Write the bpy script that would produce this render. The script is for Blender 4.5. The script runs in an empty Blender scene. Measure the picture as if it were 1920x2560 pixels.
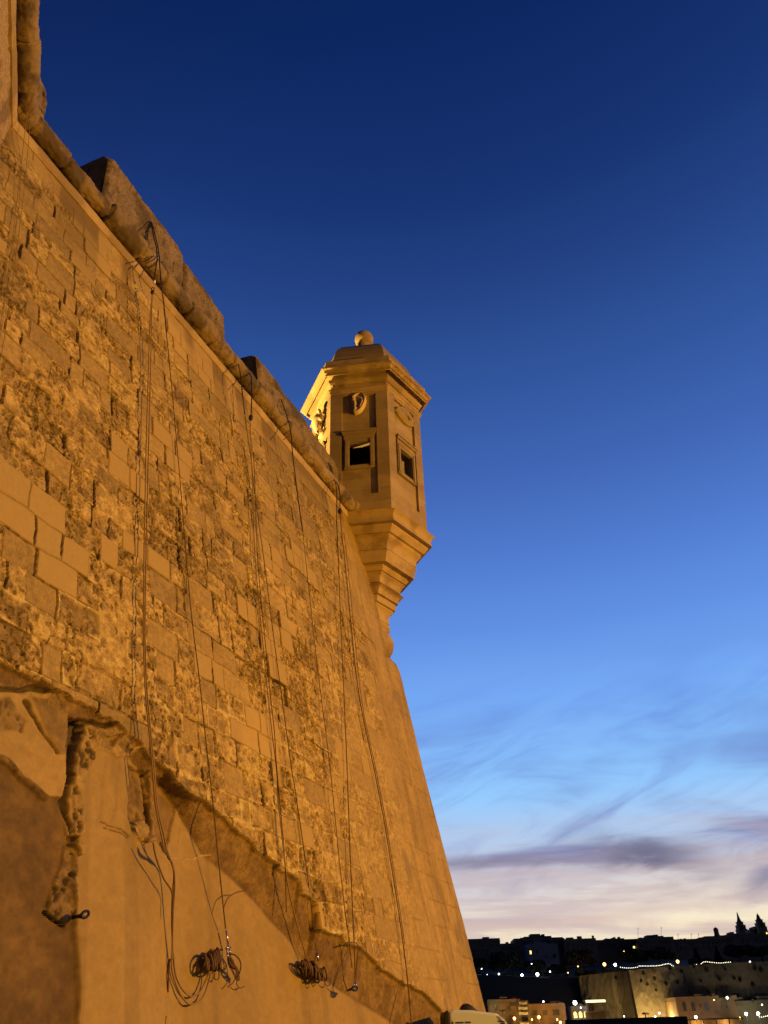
import bpy, math, random
import numpy as np
from mathutils import Vector

# ------------------------------------------------------------------ camera, sky, light, exposure
scene = bpy.context.scene
COL = scene.collection
rad = math.radians
F_PX, PITCH, ROLL = 1968.0, rad(33.76), rad(-1.853)
EYE = np.array([0.0, 0.0, 1.6])
_U0 = np.array([0, -math.sin(PITCH), math.cos(PITCH)])
FWD = np.array([0, math.cos(PITCH), math.sin(PITCH)])
_c, _s = math.cos(ROLL), math.sin(ROLL)
RIGHT = _c * np.array([1.0, 0, 0]) + _s * _U0
UP = -_s * np.array([1.0, 0, 0]) + _c * _U0

cam_d = bpy.data.cameras.new('camera')
cam = bpy.data.objects.new('camera', cam_d)
COL.objects.link(cam)
cam_d.sensor_fit = 'VERTICAL'
cam_d.sensor_height = 24.0
cam_d.lens = 24.0 * F_PX / 2560.0
cam_d.clip_start = 0.05
cam_d.clip_end = 6000
from mathutils import Matrix
cam.matrix_world = Matrix(((RIGHT[0], UP[0], -FWD[0], EYE[0]),
                           (RIGHT[1], UP[1], -FWD[1], EYE[1]),
                           (RIGHT[2], UP[2], -FWD[2], EYE[2]),
                           (0, 0, 0, 1)))
scene.camera = cam
scene.view_settings.view_transform = 'Standard'
scene.view_settings.look = 'None'
scene.view_settings.exposure = 0.0
scene.view_settings.gamma = 1.0
scene.cycles.max_bounces = 5
scene.cycles.use_denoising = True


def lin(r, g, b):
    def f(v):
        v /= 255.0
        return v / 12.92 if v <= 0.04045 else ((v + 0.055) / 1.055) ** 2.4
    return (f(r), f(g), f(b))


def ray(x, y):
    return (x - 960) / F_PX * RIGHT - (y - 1280) / F_PX * UP + FWD


def at(x, y, Y):
    d = ray(x, y)
    return EYE + d * (Y / d[1])


def azel(x, y):
    d = ray(x, y)
    d = d / np.linalg.norm(d)
    return math.atan2(d[0], d[1]), math.asin(d[2])


class NT:
    """small helper around a node tree"""
    def __init__(self, tree):
        self.t = tree
        tree.nodes.clear()

    def n(self, typ, **kw):
        nd = self.t.nodes.new(typ)
        for k, v in kw.items():
            if k == 'inp':
                for kk, vv in v.items():
                    if hasattr(vv, 'is_output'):
                        self.t.links.new(vv, nd.inputs[kk])
                    else:
                        nd.inputs[kk].default_value = vv
            else:
                setattr(nd, k, v)
        return nd

    def math(self, op, a, b=0.0, c=0.0, clamp=False):
        nd = self.t.nodes.new('ShaderNodeMath')
        nd.operation = op
        nd.use_clamp = clamp
        for i, v in enumerate((a, b, c)):
            if hasattr(v, 'is_output'):
                self.t.links.new(v, nd.inputs[i])
            else:
                nd.inputs[i].default_value = v
        return nd.outputs[0]

    def mix(self, fac, a, b, mode='MIX'):
        nd = self.t.nodes.new('ShaderNodeMix')
        nd.data_type = 'RGBA'
        nd.blend_type = mode
        nd.clamp_factor = True
        for i, v in ((0, fac), (6, a), (7, b)):
            if hasattr(v, 'is_output'):
                self.t.links.new(v, nd.inputs[i])
            else:
                nd.inputs[i].default_value = (v if i == 0 else (*v, 1.0))
        return nd.outputs[2]

    def ramp(self, fac, stops, mode='LINEAR'):
        nd = self.t.nodes.new('ShaderNodeValToRGB')
        cr = nd.color_ramp
        cr.interpolation = mode
        while len(cr.elements) < len(stops):
            cr.elements.new(0.5)
        for e, (p, c) in zip(cr.elements, sorted(stops)):
            e.position = p
            e.color = (*c, 1.0) if len(c) == 3 else c
        self.t.links.new(fac, nd.inputs[0])
        return nd.outputs[0]

    def link(self, a, b):
        self.t.links.new(a, b)


def smooth_range(nt, v, a, b, lo=0.0, hi=1.0):
    nd = nt.n('ShaderNodeMapRange', interpolation_type='SMOOTHSTEP',
              inp={0: v, 1: a, 2: b, 3: lo, 4: hi})
    return nd.outputs[0]


world = bpy.data.worlds.new('World')
scene.world = world
world.use_nodes = True
w = NT(world.node_tree)
tc = w.n('ShaderNodeTexCoord')
sep = w.n('ShaderNodeSeparateXYZ', inp={0: tc.outputs['Generated']})
dx, dy, dz = sep.outputs
# dusk sky: elevation gradient (stops at sin(elevation))
SKY = [(0.0, lin(255, 230, 176)), (0.075, lin(255, 240, 200)), (0.10, lin(252, 238, 214)), (0.125, lin(238, 232, 224)),
       (0.155, lin(208, 212, 226)), (0.19, lin(178, 204, 238)), (0.235, lin(150, 203, 255)), (0.28, lin(134, 188, 250)),
       (0.35, lin(116, 168, 244)), (0.42, lin(97, 144, 227)), (0.50, lin(80, 123, 206)), (0.58, lin(65, 103, 181)),
       (0.67, lin(50, 86, 158)), (0.75, lin(37, 68, 134)), (0.82, lin(24, 52, 114)), (0.90, lin(13, 40, 98)), (1.0, lin(8, 32, 86))]
sky_c = w.ramp(dz, SKY)
# afterglow towards the sunset, dark blue dusk in the opposite quarter
SUNAZ = rad(34)
sdot = w.math('ADD', w.math('MULTIPLY', dx, math.sin(SUNAZ)), w.math('MULTIPLY', dy, math.cos(SUNAZ)))
east = smooth_range(w, sdot, -0.30, 0.40)
dusk_c = w.ramp(dz, [(0.0, lin(22, 22, 36)), (0.3, lin(14, 18, 38)), (1.0, lin(6, 20, 58))])
sky_c = w.mix(east, dusk_c, sky_c)
glow = w.math('MULTIPLY', smooth_range(w, sdot, 0.88, 1.0), smooth_range(w, dz, 0.17, 0.05))
sky_c = w.mix(w.math('MULTIPLY', glow, 0.55), sky_c, lin(255, 240, 190))
# thin high cloud: streaks on a flat layer seen in perspective
den = w.math('ADD', dz, 0.10)
cx = w.math('DIVIDE', dx, den)
cy = w.math('DIVIDE', dy, den)
cvec = w.n('ShaderNodeCombineXYZ', inp={0: cx, 1: cy, 2: 0.0})
mp = w.n('ShaderNodeMapping', inp={0: cvec.outputs[0]})
mp.inputs['Rotation'].default_value = (0, 0, rad(-38))
mp.inputs['Scale'].default_value = (0.55, 1.7, 1.0)
n1 = w.n('ShaderNodeTexNoise', inp={'Vector': mp.outputs[0], 'Scale': 0.9, 'Detail': 6.0, 'Roughness': 0.52, 'Distortion': 0.9})
mp2 = w.n('ShaderNodeMapping', inp={0: cvec.outputs[0]})
mp2.inputs['Rotation'].default_value = (0, 0, rad(12))
mp2.inputs['Scale'].default_value = (1.0, 0.5, 1.0)
mp2.inputs['Location'].default_value = (3.1, 1.7, 0)
n2 = w.n('ShaderNodeTexNoise', inp={'Vector': mp2.outputs[0], 'Scale': 1.1, 'Detail': 5.0, 'Roughness': 0.5, 'Distortion': 0.6})
cl = w.math('MULTIPLY', smooth_range(w, n1.outputs[0], 0.42, 0.66), smooth_range(w, n2.outputs[0], 0.32, 0.56))
lowband = w.math('MULTIPLY', smooth_range(w, dz, 0.46, 0.24), smooth_range(w, dz, 0.03, 0.12))
cl_f = w.math('MULTIPLY', w.math('MULTIPLY', cl, lowband), 0.95)
cloud_c = w.ramp(dz, [(0.07, lin(222, 180, 160)), (0.13, lin(182, 164, 184)), (0.18, lin(122, 128, 172)),
                      (0.25, lin(112, 140, 205)), (0.4, lin(90, 130, 215))])
sky_c = w.mix(w.math('MULTIPLY', cl_f, east), sky_c, cloud_c)
azn = w.math('ARCTAN2', dx, dy)
eln = w.math('ARCSINE', dz)
wv = w.n('ShaderNodeCombineXYZ', inp={0: w.math('MULTIPLY', azn, 3.2), 1: w.math('SUBTRACT', w.math('MULTIPLY', eln, 13.0), w.math('MULTIPLY', azn, 3.6)), 2: 0.7})
wn1 = w.n('ShaderNodeTexNoise', inp={'Vector': wv.outputs[0], 'Scale': 1.25, 'Detail': 9.0, 'Roughness': 0.56, 'Distortion': 1.3})
wisp = smooth_range(w, wn1.outputs[0], 0.42, 0.74)
wband = w.math('MULTIPLY', smooth_range(w, dz, 0.40, 0.27), smooth_range(w, dz, 0.08, 0.16))
wisp_c = w.ramp(dz, [(0.10, lin(210, 194, 190)), (0.16, lin(138, 140, 180)), (0.22, lin(124, 152, 212)), (0.33, lin(100, 142, 226))])
sky_c = w.mix(w.math('MULTIPLY', w.math('MULTIPLY', wisp, wband), w.math('MULTIPLY', east, 0.85)), sky_c, wisp_c)
wv2 = w.n('ShaderNodeCombineXYZ', inp={0: w.math('MULTIPLY', azn, 3.0), 1: w.math('ADD', w.math('MULTIPLY', eln, 24.0), w.math('MULTIPLY', azn, 1.2)), 2: 4.1})
wn2 = w.n('ShaderNodeTexNoise', inp={'Vector': wv2.outputs[0], 'Scale': 1.3, 'Detail': 8.0, 'Roughness': 0.58, 'Distortion': 1.0})
low2 = w.math('MULTIPLY', smooth_range(w, dz, 0.22, 0.15), smooth_range(w, wn2.outputs[0], 0.42, 0.60))
sky_c = w.mix(w.math('MULTIPLY', low2, w.math('MULTIPLY', east, 0.62)), sky_c, lin(200, 180, 184))
# three named cloud bars low in the west
nv = w.n('ShaderNodeCombineXYZ', inp={0: w.math('MULTIPLY', azn, 7.0), 1: w.math('MULTIPLY', eln, 26.0), 2: 0.0})
nw = w.n('ShaderNodeTexNoise', inp={'Vector': nv.outputs[0], 'Scale': 1.5, 'Detail': 5.0, 'Roughness': 0.55, 'Distortion': 0.7})
nj = w.math('SUBTRACT', nw.outputs[0], 0.5)


def cloud_bar(sky, px, py, wx, wy, slope, colour, amount):
    a0, e0 = azel(px, py)
    da = w.math('SUBTRACT', azn, a0)
    de = w.math('SUBTRACT', w.math('SUBTRACT', eln, e0), w.math('MULTIPLY', da, slope))
    de = w.math('ADD', de, w.math('MULTIPLY', nj, wy * 3.6))
    qa = w.math('POWER', w.math('ABSOLUTE', w.math('DIVIDE', da, wx)), 2.0)
    qe = w.math('POWER', w.math('ABSOLUTE', w.math('DIVIDE', de, wy)), 2.0)
    g = w.math('EXPONENT', w.math('MULTIPLY', w.math('ADD', qa, qe), -1.0))
    g = w.math('MULTIPLY', g, w.math('ADD', 0.55, w.math('MULTIPLY', nw.outputs[0], 0.9)))
    return w.mix(w.math('MULTIPLY', g, amount, clamp=True), sky, colour)


sky_c = cloud_bar(sky_c, 1230, 2158, 0.15, 0.007, -0.04, lin(136, 130, 152), 0.75)
sky_c = cloud_bar(sky_c, 1630, 2140, 0.065, 0.017, -0.22, lin(104, 105, 136), 0.95)
sky_c = cloud_bar(sky_c, 1480, 2185, 0.22, 0.010, 0.0, lin(206, 188, 188), 0.5)
sky_c = cloud_bar(sky_c, 1700, 2222, 0.20, 0.010, 0.02, lin(206, 184, 182), 0.45)
sky_c = cloud_bar(sky_c, 1930, 2190, 0.03, 0.016, 0.3, lin(110, 112, 150), 0.7)
sky_c = cloud_bar(sky_c, 1300, 2290, 0.2, 0.008, 0.01, lin(206, 188, 188), 0.5)
sky_c = cloud_bar(sky_c, 1230, 2325, 0.10, 0.007, 0.0, lin(214, 192, 178), 0.5)
sky_c = cloud_bar(sky_c, 1640, 2275, 0.10, 0.006, 0.05, lin(214, 186, 176), 0.5)
bg = w.n('ShaderNodeBackground', inp={0: sky_c, 1: 1.0})
wo = w.n('ShaderNodeOutputWorld')
w.link(bg.outputs[0], wo.inputs[0])


def spot(name, loc, target, power, colour, size_deg, blend, radius):
    d = bpy.data.lights.new(name, 'SPOT')
    d.energy = power
    d.color = colour
    d.spot_size = rad(size_deg)
    d.spot_blend = blend
    d.shadow_soft_size = radius
    o = bpy.data.objects.new(name, d)
    COL.objects.link(o)
    o.location = loc
    o.rotation_euler = (Vector(target) - Vector(loc)).to_track_quat('-Z', 'Y').to_euler()
    return o


def point(name, loc, power, colour, radius=0.3):
    d = bpy.data.lights.new(name, 'POINT')
    d.energy = power
    d.color = colour
    d.shadow_soft_size = radius
    o = bpy.data.objects.new(name, d)
    COL.objects.link(o)
    o.location = loc
    return o


# sodium floodlight on the quay, right of the photographer, aimed at the salient of the bastion
spot('quay_floodlight', (18.2, 3.0, 5.9), (-0.4, 9.4, 7.2), 17600, (1.0, 0.452, 0.018), 92, 1.0, 0.22)
# added sodium fill out of view, turns the wall's shadows orange
point('quay_fill_light', (19.0, -8.0, 6.5), 1600, (1.0, 0.48, 0.04), 0.35)
# yellower floodlight up on the terrace, behind the parapet, that lights the landward side of the turret
spot('terrace_floodlight', (-5.0, 14.6, 9.95), (-0.9, 12.9, 12.2), 5600, (1.0, 0.62, 0.15), 80, 0.7, 0.08)

# ------------------------------------------------------------------ object helpers
rng = np.random.default_rng(7)
random.seed(5)


def mesh_obj(name, verts, faces, mat=None, parent=None, smooth=False, cols=None):
    me = bpy.data.meshes.new(name)
    me.from_pydata([tuple(map(float, v)) for v in verts], [], [tuple(f) for f in faces])
    me.update()
    if smooth:
        me.polygons.foreach_set('use_smooth', [True] * len(me.polygons))
    if cols is not None:
        ca = me.color_attributes.new('Col', 'FLOAT_COLOR', 'POINT')
        c4 = np.ones((len(verts), 4), np.float32)
        c4[:, :3] = cols
        ca.data.foreach_set('color', c4.ravel())
    o = bpy.data.objects.new(name, me)
    COL.objects.link(o)
    if mat:
        me.materials.append(mat)
    if parent:
        o.parent = parent
        o.matrix_parent_inverse = Matrix.Translation(-Vector(parent.location))
    return o


def grid_obj(name, P, mat, parent=None, cols=None, smooth=True, alpha=None):
    """P: (rows, cols, 3) array of points -> one quad-grid mesh"""
    R_, C_, _ = P.shape
    me = bpy.data.meshes.new(name)
    nv, nf = R_ * C_, (R_ - 1) * (C_ - 1)
    idx = np.arange(nv, dtype=np.int32).reshape(R_, C_)
    q = np.stack([idx[:-1, :-1], idx[:-1, 1:], idx[1:, 1:], idx[1:, :-1]], -1).reshape(-1)
    me.vertices.add(nv)
    me.loops.add(nf * 4)
    me.polygons.add(nf)
    me.vertices.foreach_set('co', P.astype(np.float32).ravel())
    me.loops.foreach_set('vertex_index', q)
    me.polygons.foreach_set('loop_start', np.arange(0, nf * 4, 4, dtype=np.int32))
    me.polygons.foreach_set('use_smooth', np.full(nf, smooth) if isinstance(smooth, bool) else smooth)
    me.update()
    me.validate()
    if cols is not None:
        ca = me.color_attributes.new('Col', 'FLOAT_COLOR', 'POINT')
        c4 = np.ones((nv, 4), np.float32)
        c4[:, :3] = cols.reshape(-1, 3)
        if alpha is not None:
            c4[:, 3] = alpha.reshape(-1)
        ca.data.foreach_set('color', c4.ravel())
    o = bpy.data.objects.new(name, me)
    COL.objects.link(o)
    me.materials.append(mat)
    if parent:
        o.parent = parent
        o.matrix_parent_inverse = Matrix.Translation(-Vector(parent.location))
    return o


def thing(name, label, cat, loc, group=None):
    o = bpy.data.objects.new(name, None)
    COL.objects.link(o)
    o.location = [float(v) for v in loc]
    o.empty_display_size = 0.2
    o['label'] = label
    o['category'] = cat
    if group:
        o['group'] = group
    return o


def tag(o, label=None, cat=None, group=None, kind=None):
    if label:
        o['label'] = label
    if cat:
        o['category'] = cat
    if group:
        o['group'] = group
    if kind:
        o['kind'] = kind
    return o


class MB:
    """collects shapes into one mesh"""
    def __init__(self):
        self.v, self.f = [], []

    def add(self, verts, faces):
        b = len(self.v)
        self.v += [tuple(map(float, p)) for p in verts]
        self.f += [tuple(i + b for i in f) for f in faces]
        return self

    def box(self, o, ax, ay, az):
        """box from corner o along three edge vectors"""
        o, ax, ay, az = (np.asarray(t, float) for t in (o, ax, ay, az))
        vs = [o, o + ax, o + ax + ay, o + ay, o + az, o + ax + az, o + ax + ay + az, o + ay + az]
        return self.add(vs, [(3, 2, 1, 0), (4, 5, 6, 7), (0, 1, 5, 4), (1, 2, 6, 5), (2, 3, 7, 6), (3, 0, 4, 7)])

    def tube(self, pts, r, n=6, close=False):
        pts = [np.asarray(p, float) for p in pts]
        m = len(pts)
        rr = r if hasattr(r, '__len__') else [r] * m
        rings = []
        ref = np.array([0.31, 0.17, 0.93])
        for i, p in enumerate(pts):
            a = pts[i - 1] if (i > 0 or close) else pts[i]
            b = pts[(i + 1) % m] if (i < m - 1 or close) else pts[i]
            t = b - a
            t = t / (np.linalg.norm(t) + 1e-9)
            x = np.cross(t, ref)
            if np.linalg.norm(x) < 1e-3:
                x = np.cross(t, np.array([1.0, 0, 0]))
            x /= np.linalg.norm(x)
            y = np.cross(t, x)
            rings.append([p + rr[i] * (math.cos(k * 2 * math.pi / n) * x + math.sin(k * 2 * math.pi / n) * y) for k in range(n)])
        vs = [q for rg in rings for q in rg]
        fs = []
        for i in range(m if close else m - 1):
            j = (i + 1) % m
            for k in range(n):
                l = (k + 1) % n
                fs.append((i * n + k, i * n + l, j * n + l, j * n + k))
        if not close:
            fs.append(tuple(range(n))[::-1])
            fs.append(tuple((m - 1) * n + k for k in range(n)))
        return self.add(vs, fs)

    def ball(self, c, r, seg=10, rings=7, sz=1.0):
        c = np.asarray(c, float)
        r = np.asarray(r, float) * np.ones(3)
        vs, fs = [c + [0, 0, r[2] * sz]], []
        for i in range(1, rings):
            th = math.pi * i / rings
            for k in range(seg):
                ph = 2 * math.pi * k / seg
                vs.append(c + [r[0] * math.sin(th) * math.cos(ph), r[1] * math.sin(th) * math.sin(ph), r[2] * sz * math.cos(th)])
        vs.append(c - [0, 0, r[2] * sz])
        for k in range(seg):
            fs.append((0, 1 + k, 1 + (k + 1) % seg))
        for i in range(rings - 2):
            for k in range(seg):
                a, b = 1 + i * seg + k, 1 + i * seg + (k + 1) % seg
                fs.append((a, a + seg, b + seg, b))
        last = len(vs) - 1
        for k in range(seg):
            fs.append((last, last - seg + (k + 1) % seg, last - seg + k))
        return self.add(vs, fs)

    def build(self, name, mat, parent=None, smooth=False):
        return mesh_obj(name, self.v, self.f, mat, parent, smooth)


def cspline(pts, n=6):
    """Catmull-Rom through points"""
    P = [np.asarray(p, float) for p in pts]
    P = [2 * P[0] - P[1]] + P + [2 * P[-1] - P[-2]]
    out = []
    for i in range(1, len(P) - 2):
        for k in range(n):
            t = k / n
            a, b, c, d = P[i - 1], P[i], P[i + 1], P[i + 2]
            out.append(0.5 * ((2 * b) + (c - a) * t + (2 * a - 5 * b + 4 * c - d) * t * t + (3 * b - a - 3 * c + d) * t ** 3))
    out.append(P[-2])
    return out


# ------------------------------------------------------------------ materials
def principled(name, colour, rough=0.8, metal=0.0, emit=None, estr=0.0):
    m = bpy.data.materials.new(name)
    m.use_nodes = True
    t = NT(m.node_tree)
    b = t.n('ShaderNodeBsdfPrincipled')
    b.inputs['Base Color'].default_value = (*colour, 1)
    b.inputs['Roughness'].default_value = rough
    b.inputs['Metallic'].default_value = metal
    if emit:
        b.inputs['Emission Color'].default_value = (*emit, 1)
        b.inputs['Emission Strength'].default_value = estr
    o = t.n('ShaderNodeOutputMaterial')
    t.link(b.outputs[0], o.inputs[0])
    return m, t, b


def stone_attr(name, bump=0.5, fine=70.0):
    """limestone whose albedo comes from the painted-on block colours, with grain and pitting"""
    m, t, b = principled(name, (0.5, 0.4, 0.25), 0.92)
    a = t.n('ShaderNodeAttribute', attribute_name='Col')
    tc_ = t.n('ShaderNodeTexCoord')
    n1 = t.n('ShaderNodeTexNoise', inp={'Vector': tc_.outputs['Object'], 'Scale': 22.0, 'Detail': 6.0, 'Roughness': 0.65})
    n2 = t.n('ShaderNodeTexNoise', inp={'Vector': tc_.outputs['Object'], 'Scale': fine, 'Detail': 4.0, 'Roughness': 0.7})
    al = a.outputs['Alpha']
    g1 = smooth_range(t, n1.outputs[0], 0.34, 0.66, -0.5, 0.5)
    g2 = smooth_range(t, n2.outputs[0], 0.32, 0.68, -0.5, 0.5)
    v = t.math('ADD', t.math('MULTIPLY', g1, t.math('MULTIPLY_ADD', al, 0.30, 0.08)), t.math('MULTIPLY', g2, t.math('MULTIPLY_ADD', al, 0.30, 0.08)))
    v = t.math('ADD', v, 1.0)
    g = t.n('ShaderNodeCombineXYZ', inp={0: v, 1: v, 2: v})
    c = t.mix(1.0, a.outputs['Color'], g.outputs[0], 'MULTIPLY')
    t.link(c, b.inputs['Base Color'])
    bp = t.n('ShaderNodeBump', inp={'Strength': t.math('MULTIPLY_ADD', al, 0.65, 0.15), 'Distance': 0.016, 'Height': t.math('ADD', n1.outputs[0], t.math('MULTIPLY', n2.outputs[0], 0.6))})
    t.link(bp.outputs[0], b.inputs['Normal'])
    return m


def stone_plain(name, c1, c2, scale=3.0, course=None, bump=0.25, stain=None):
    m, t, b = principled(name, c1, 0.9)
    tc_ = t.n('ShaderNodeTexCoord')
    n1 = t.n('ShaderNodeTexNoise', inp={'Vector': tc_.outputs['Object'], 'Scale': scale, 'Detail': 7.0, 'Roughness': 0.62})
    n2 = t.n('ShaderNodeTexNoise', inp={'Vector': tc_.outputs['Object'], 'Scale': 45.0, 'Detail': 4.0, 'Roughness': 0.7})
    f = smooth_range(t, t.math('ADD', t.math('MULTIPLY', n1.outputs[0], 0.75), t.math('MULTIPLY', n2.outputs[0], 0.25)), 0.33, 0.67)
    c = t.mix(f, c1, c2)
    hgt = t.math('ADD', t.math('MULTIPLY', n1.outputs[0], 0.7), t.math('MULTIPLY', n2.outputs[0], 0.5))
    if stain:
        n3 = t.n('ShaderNodeTexNoise', inp={'Vector': tc_.outputs['Object'], 'Scale': 1.6, 'Detail': 8.0, 'Roughness': 0.6})
        c = t.mix(t.math('MULTIPLY', smooth_range(t, n3.outputs[0], 0.47, 0.58), stain[1]), c, stain[0])
    if course:
        sp = t.n('ShaderNodeSeparateXYZ', inp={0: tc_.outputs['Object']})
        wob = t.math('MULTIPLY', n1.outputs[0], 0.012)
        fr = t.math('FRACT', t.math('DIVIDE', t.math('ADD', sp.outputs[2], wob), course))
        ln = t.math('MULTIPLY', t.math('LESS_THAN', fr, 0.035), 0.45)
        rowid = t.math('FLOOR', t.math('DIVIDE', sp.outputs[2], course))
        wn = t.n('ShaderNodeTexWhiteNoise', noise_dimensions='1D', inp={'W': rowid})
        tone = t.math('ADD', t.math('MULTIPLY', wn.outputs[0], 0.18), 0.91)
        tg = t.n('ShaderNodeCombineXYZ', inp={0: tone, 1: tone, 2: tone})
        c = t.mix(1.0, c, tg.outputs[0], 'MULTIPLY')
        c = t.mix(ln, c, tuple(k * 0.45 for k in c1))
        hgt = t.math('SUBTRACT', hgt, ln)
    t.link(c, b.inputs['Base Color'])
    bp = t.n('ShaderNodeBump', inp={'Strength': bump, 'Distance': 0.01, 'Height': hgt})
    t.link(bp.outputs[0], b.inputs['Normal'])
    return m


M = {}
M['masonry'] = stone_attr('weathered_limestone')
M['turret'] = stone_plain('turret_limestone', (0.33, 0.245, 0.125), (0.41, 0.31, 0.165), 2.5, course=0.27, bump=0.35, stain=((0.25, 0.18, 0.088), 0.55))
M['moulding'] = stone_plain('moulded_limestone', (0.40, 0.29, 0.135), (0.50, 0.37, 0.18), 3.5, bump=0.3, stain=((0.22, 0.15, 0.07), 0.6))
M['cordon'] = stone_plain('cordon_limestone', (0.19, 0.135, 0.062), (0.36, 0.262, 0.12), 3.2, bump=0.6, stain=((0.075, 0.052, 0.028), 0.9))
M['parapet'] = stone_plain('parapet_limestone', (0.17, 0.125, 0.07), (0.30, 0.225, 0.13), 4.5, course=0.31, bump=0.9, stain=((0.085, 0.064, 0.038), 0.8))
M['dome'] = stone_plain('dome_limestone', (0.25, 0.185, 0.11), (0.31, 0.235, 0.145), 4.0, bump=0.3)
M['carving'] = stone_plain('carved_limestone', (0.66, 0.52, 0.32), (0.70, 0.56, 0.36), 5.0, bump=0.15)
M['black_rope'] = principled('black_cable', (0.016, 0.013, 0.011), 0.7)[0]
M['tan_rope'] = principled('tan_rope', (0.27, 0.18, 0.075), 0.9)[0]
M['brown_rope'] = principled('brown_rope', (0.13, 0.08, 0.035), 0.9)[0]
M['steel'] = principled('galvanised_steel', (0.62, 0.60, 0.57), 0.22, 1.0)[0]
M['dark_iron'] = principled('dark_iron', (0.05, 0.042, 0.038), 0.35, 0.8)[0]
M['white_tag'] = principled('white_tape', (0.75, 0.72, 0.66), 0.6)[0]
M['white_paint'] = principled('white_paint', (0.70, 0.82, 0.98), 0.35)[0]
M['black_rubber'] = principled('black_rubber', (0.012, 0.011, 0.012), 0.6)[0]
M['glass_dark'] = principled('dark_glass', (0.01, 0.01, 0.012), 0.08)[0]
M['plinth'] = stone_plain('quay_stone', (0.16, 0.14, 0.11), (0.22, 0.19, 0.15), 1.2)

# ------------------------------------------------------------------ numpy noise
_T = rng.random((256, 256))


def vnoise(x, y):
    xi = np.floor(x).astype(np.int64)
    yi = np.floor(y).astype(np.int64)
    fx, fy = x - xi, y - yi
    fx = fx * fx * (3 - 2 * fx)
    fy = fy * fy * (3 - 2 * fy)
    x0, x1, y0, y1 = xi & 255, (xi + 1) & 255, yi & 255, (yi + 1) & 255
    return (_T[x0, y0] * (1 - fx) + _T[x1, y0] * fx) * (1 - fy) + (_T[x0, y1] * (1 - fx) + _T[x1, y1] * fx) * fy


def fbm(x, y, o=4, g=0.55):
    a, s, tot = 1.0, 0.0, 0.0
    for i in range(o):
        s = s + a * vnoise(x * 2 ** i + 17.3 * i, y * 2 ** i + 9.1 * i)
        tot += a
        a *= g
    return s / tot


def sstep(a, b, x):
    t = np.clip((x - a) / (b - a), 0, 1)
    return t * t * (3 - 2 * t)


# ------------------------------------------------------------------ bastion frame: s along the wall, o outwards, z up
AW = rad(21.98)
U = np.array([math.sin(AW), math.cos(AW), 0.0])
NH = np.array([math.cos(AW), -math.sin(AW), 0.0])
ZA = np.array([0, 0, 1.0])
BAT = 0.1859


def wall_pt(s, z, o=0.0):
    return U * s + NH * (-3.2745 - BAT * z + o) + ZA * z


def on_wall(x, y, off=0.0):
    d = ray(x, y)
    n = NH + np.array([0, 0, BAT])
    t = (-3.2745 + off - EYE @ n) / (d @ n)
    return EYE + t * d


# salient corner (arris), s as a function of z, read off the masonry edge
AR_Z = np.array([0.0, 1.9, 2.95, 3.6, 4.4, 5.03, 6.0, 6.55, 6.74, 6.82, 6.845, 7.3, 7.6, 8.2, 9.6])
AR_S = np.array([12.22, 12.04, 11.96, 11.88, 11.80, 11.74, 11.71, 11.70, 11.68, 11.60, 11.20, 11.22, 11.24, 11.22, 11.15])
# flank wall (left, towards the photographer); nearly vertical
AFL = rad(-21.3)
UF = np.array([math.sin(AFL), math.cos(AFL), 0.0])
NF_ = np.array([math.cos(AFL), -math.sin(AFL), 0.0])
FLC = float((U * 2.72 + NH * (-3.2745 - BAT * 9.5)) @ NF_)
FB = 0.03


def corner_s(z):
    d = -3.2745 - BAT * z
    return (FLC + FB * (9.5 - z) - d * float(NH @ NF_)) / float(U @ NF_)


bastion = thing('bastion', 'tall battered limestone bastion wall, eroded masonry above smooth plaster', 'fortification', wall_pt(7.0, 0.0))

# ---- main face: a real relief of courses, eroded blocks, patches and the plastered cut-back foot
NZ, NS = 1000, 1300
zz = np.concatenate([np.linspace(0, 1.5, 12)[:-1], np.linspace(1.5, 9.5, NZ)])
tt = np.linspace(0, 1, NS) ** 1.12
sL = np.array([corner_s(z) - 0.12 for z in zz])
sR = np.interp(zz, AR_Z, AR_S) + (0.022 * (vnoise(np.floor(zz / 0.31) * 2.7 + 0.5, zz * 0 + 7.5) - 0.5) + 0.03 * (fbm(zz * 6.0, zz * 0 + 2.2) - 0.5)) * (zz < 6.7)
# denser columns where the wall is near
S_ = sL[:, None] + (sR - sL)[:, None] * tt[None, :]
Z_ = np.repeat(zz[:, None], NS, 1)
sf, zf = S_.ravel(), Z_.ravel()
sw = sf + 0.045 * (fbm(sf * 1.7, zf * 2.1) - 0.5) + 0.016 * (vnoise(sf * 9, zf * 9) - 0.5)
zw = zf + 0.09 * (fbm(sf * 0.9 + 40, zf * 1.3 + 5) - 0.5) + 0.02 * (vnoise(sf * 8 + 9, zf * 8) - 0.5)
rows = [-0.2]
while rows[-1] < 10.2:
    rows.append(rows[-1] + rng.uniform(0.185, 0.285))
rows = np.array(rows)
ri = np.clip(np.searchsorted(rows, zw) - 1, 0, len(rows) - 2)
ex = np.zeros_like(sf)
openj = np.zeros_like(sf)
bid = np.zeros(sf.shape, np.int64)
kind = np.zeros_like(sf)       # 0 eroded, 1 sound, 2 new block, 3 mortar-smeared
r1 = np.zeros_like(sf)
r2 = np.zeros_like(sf)
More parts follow.
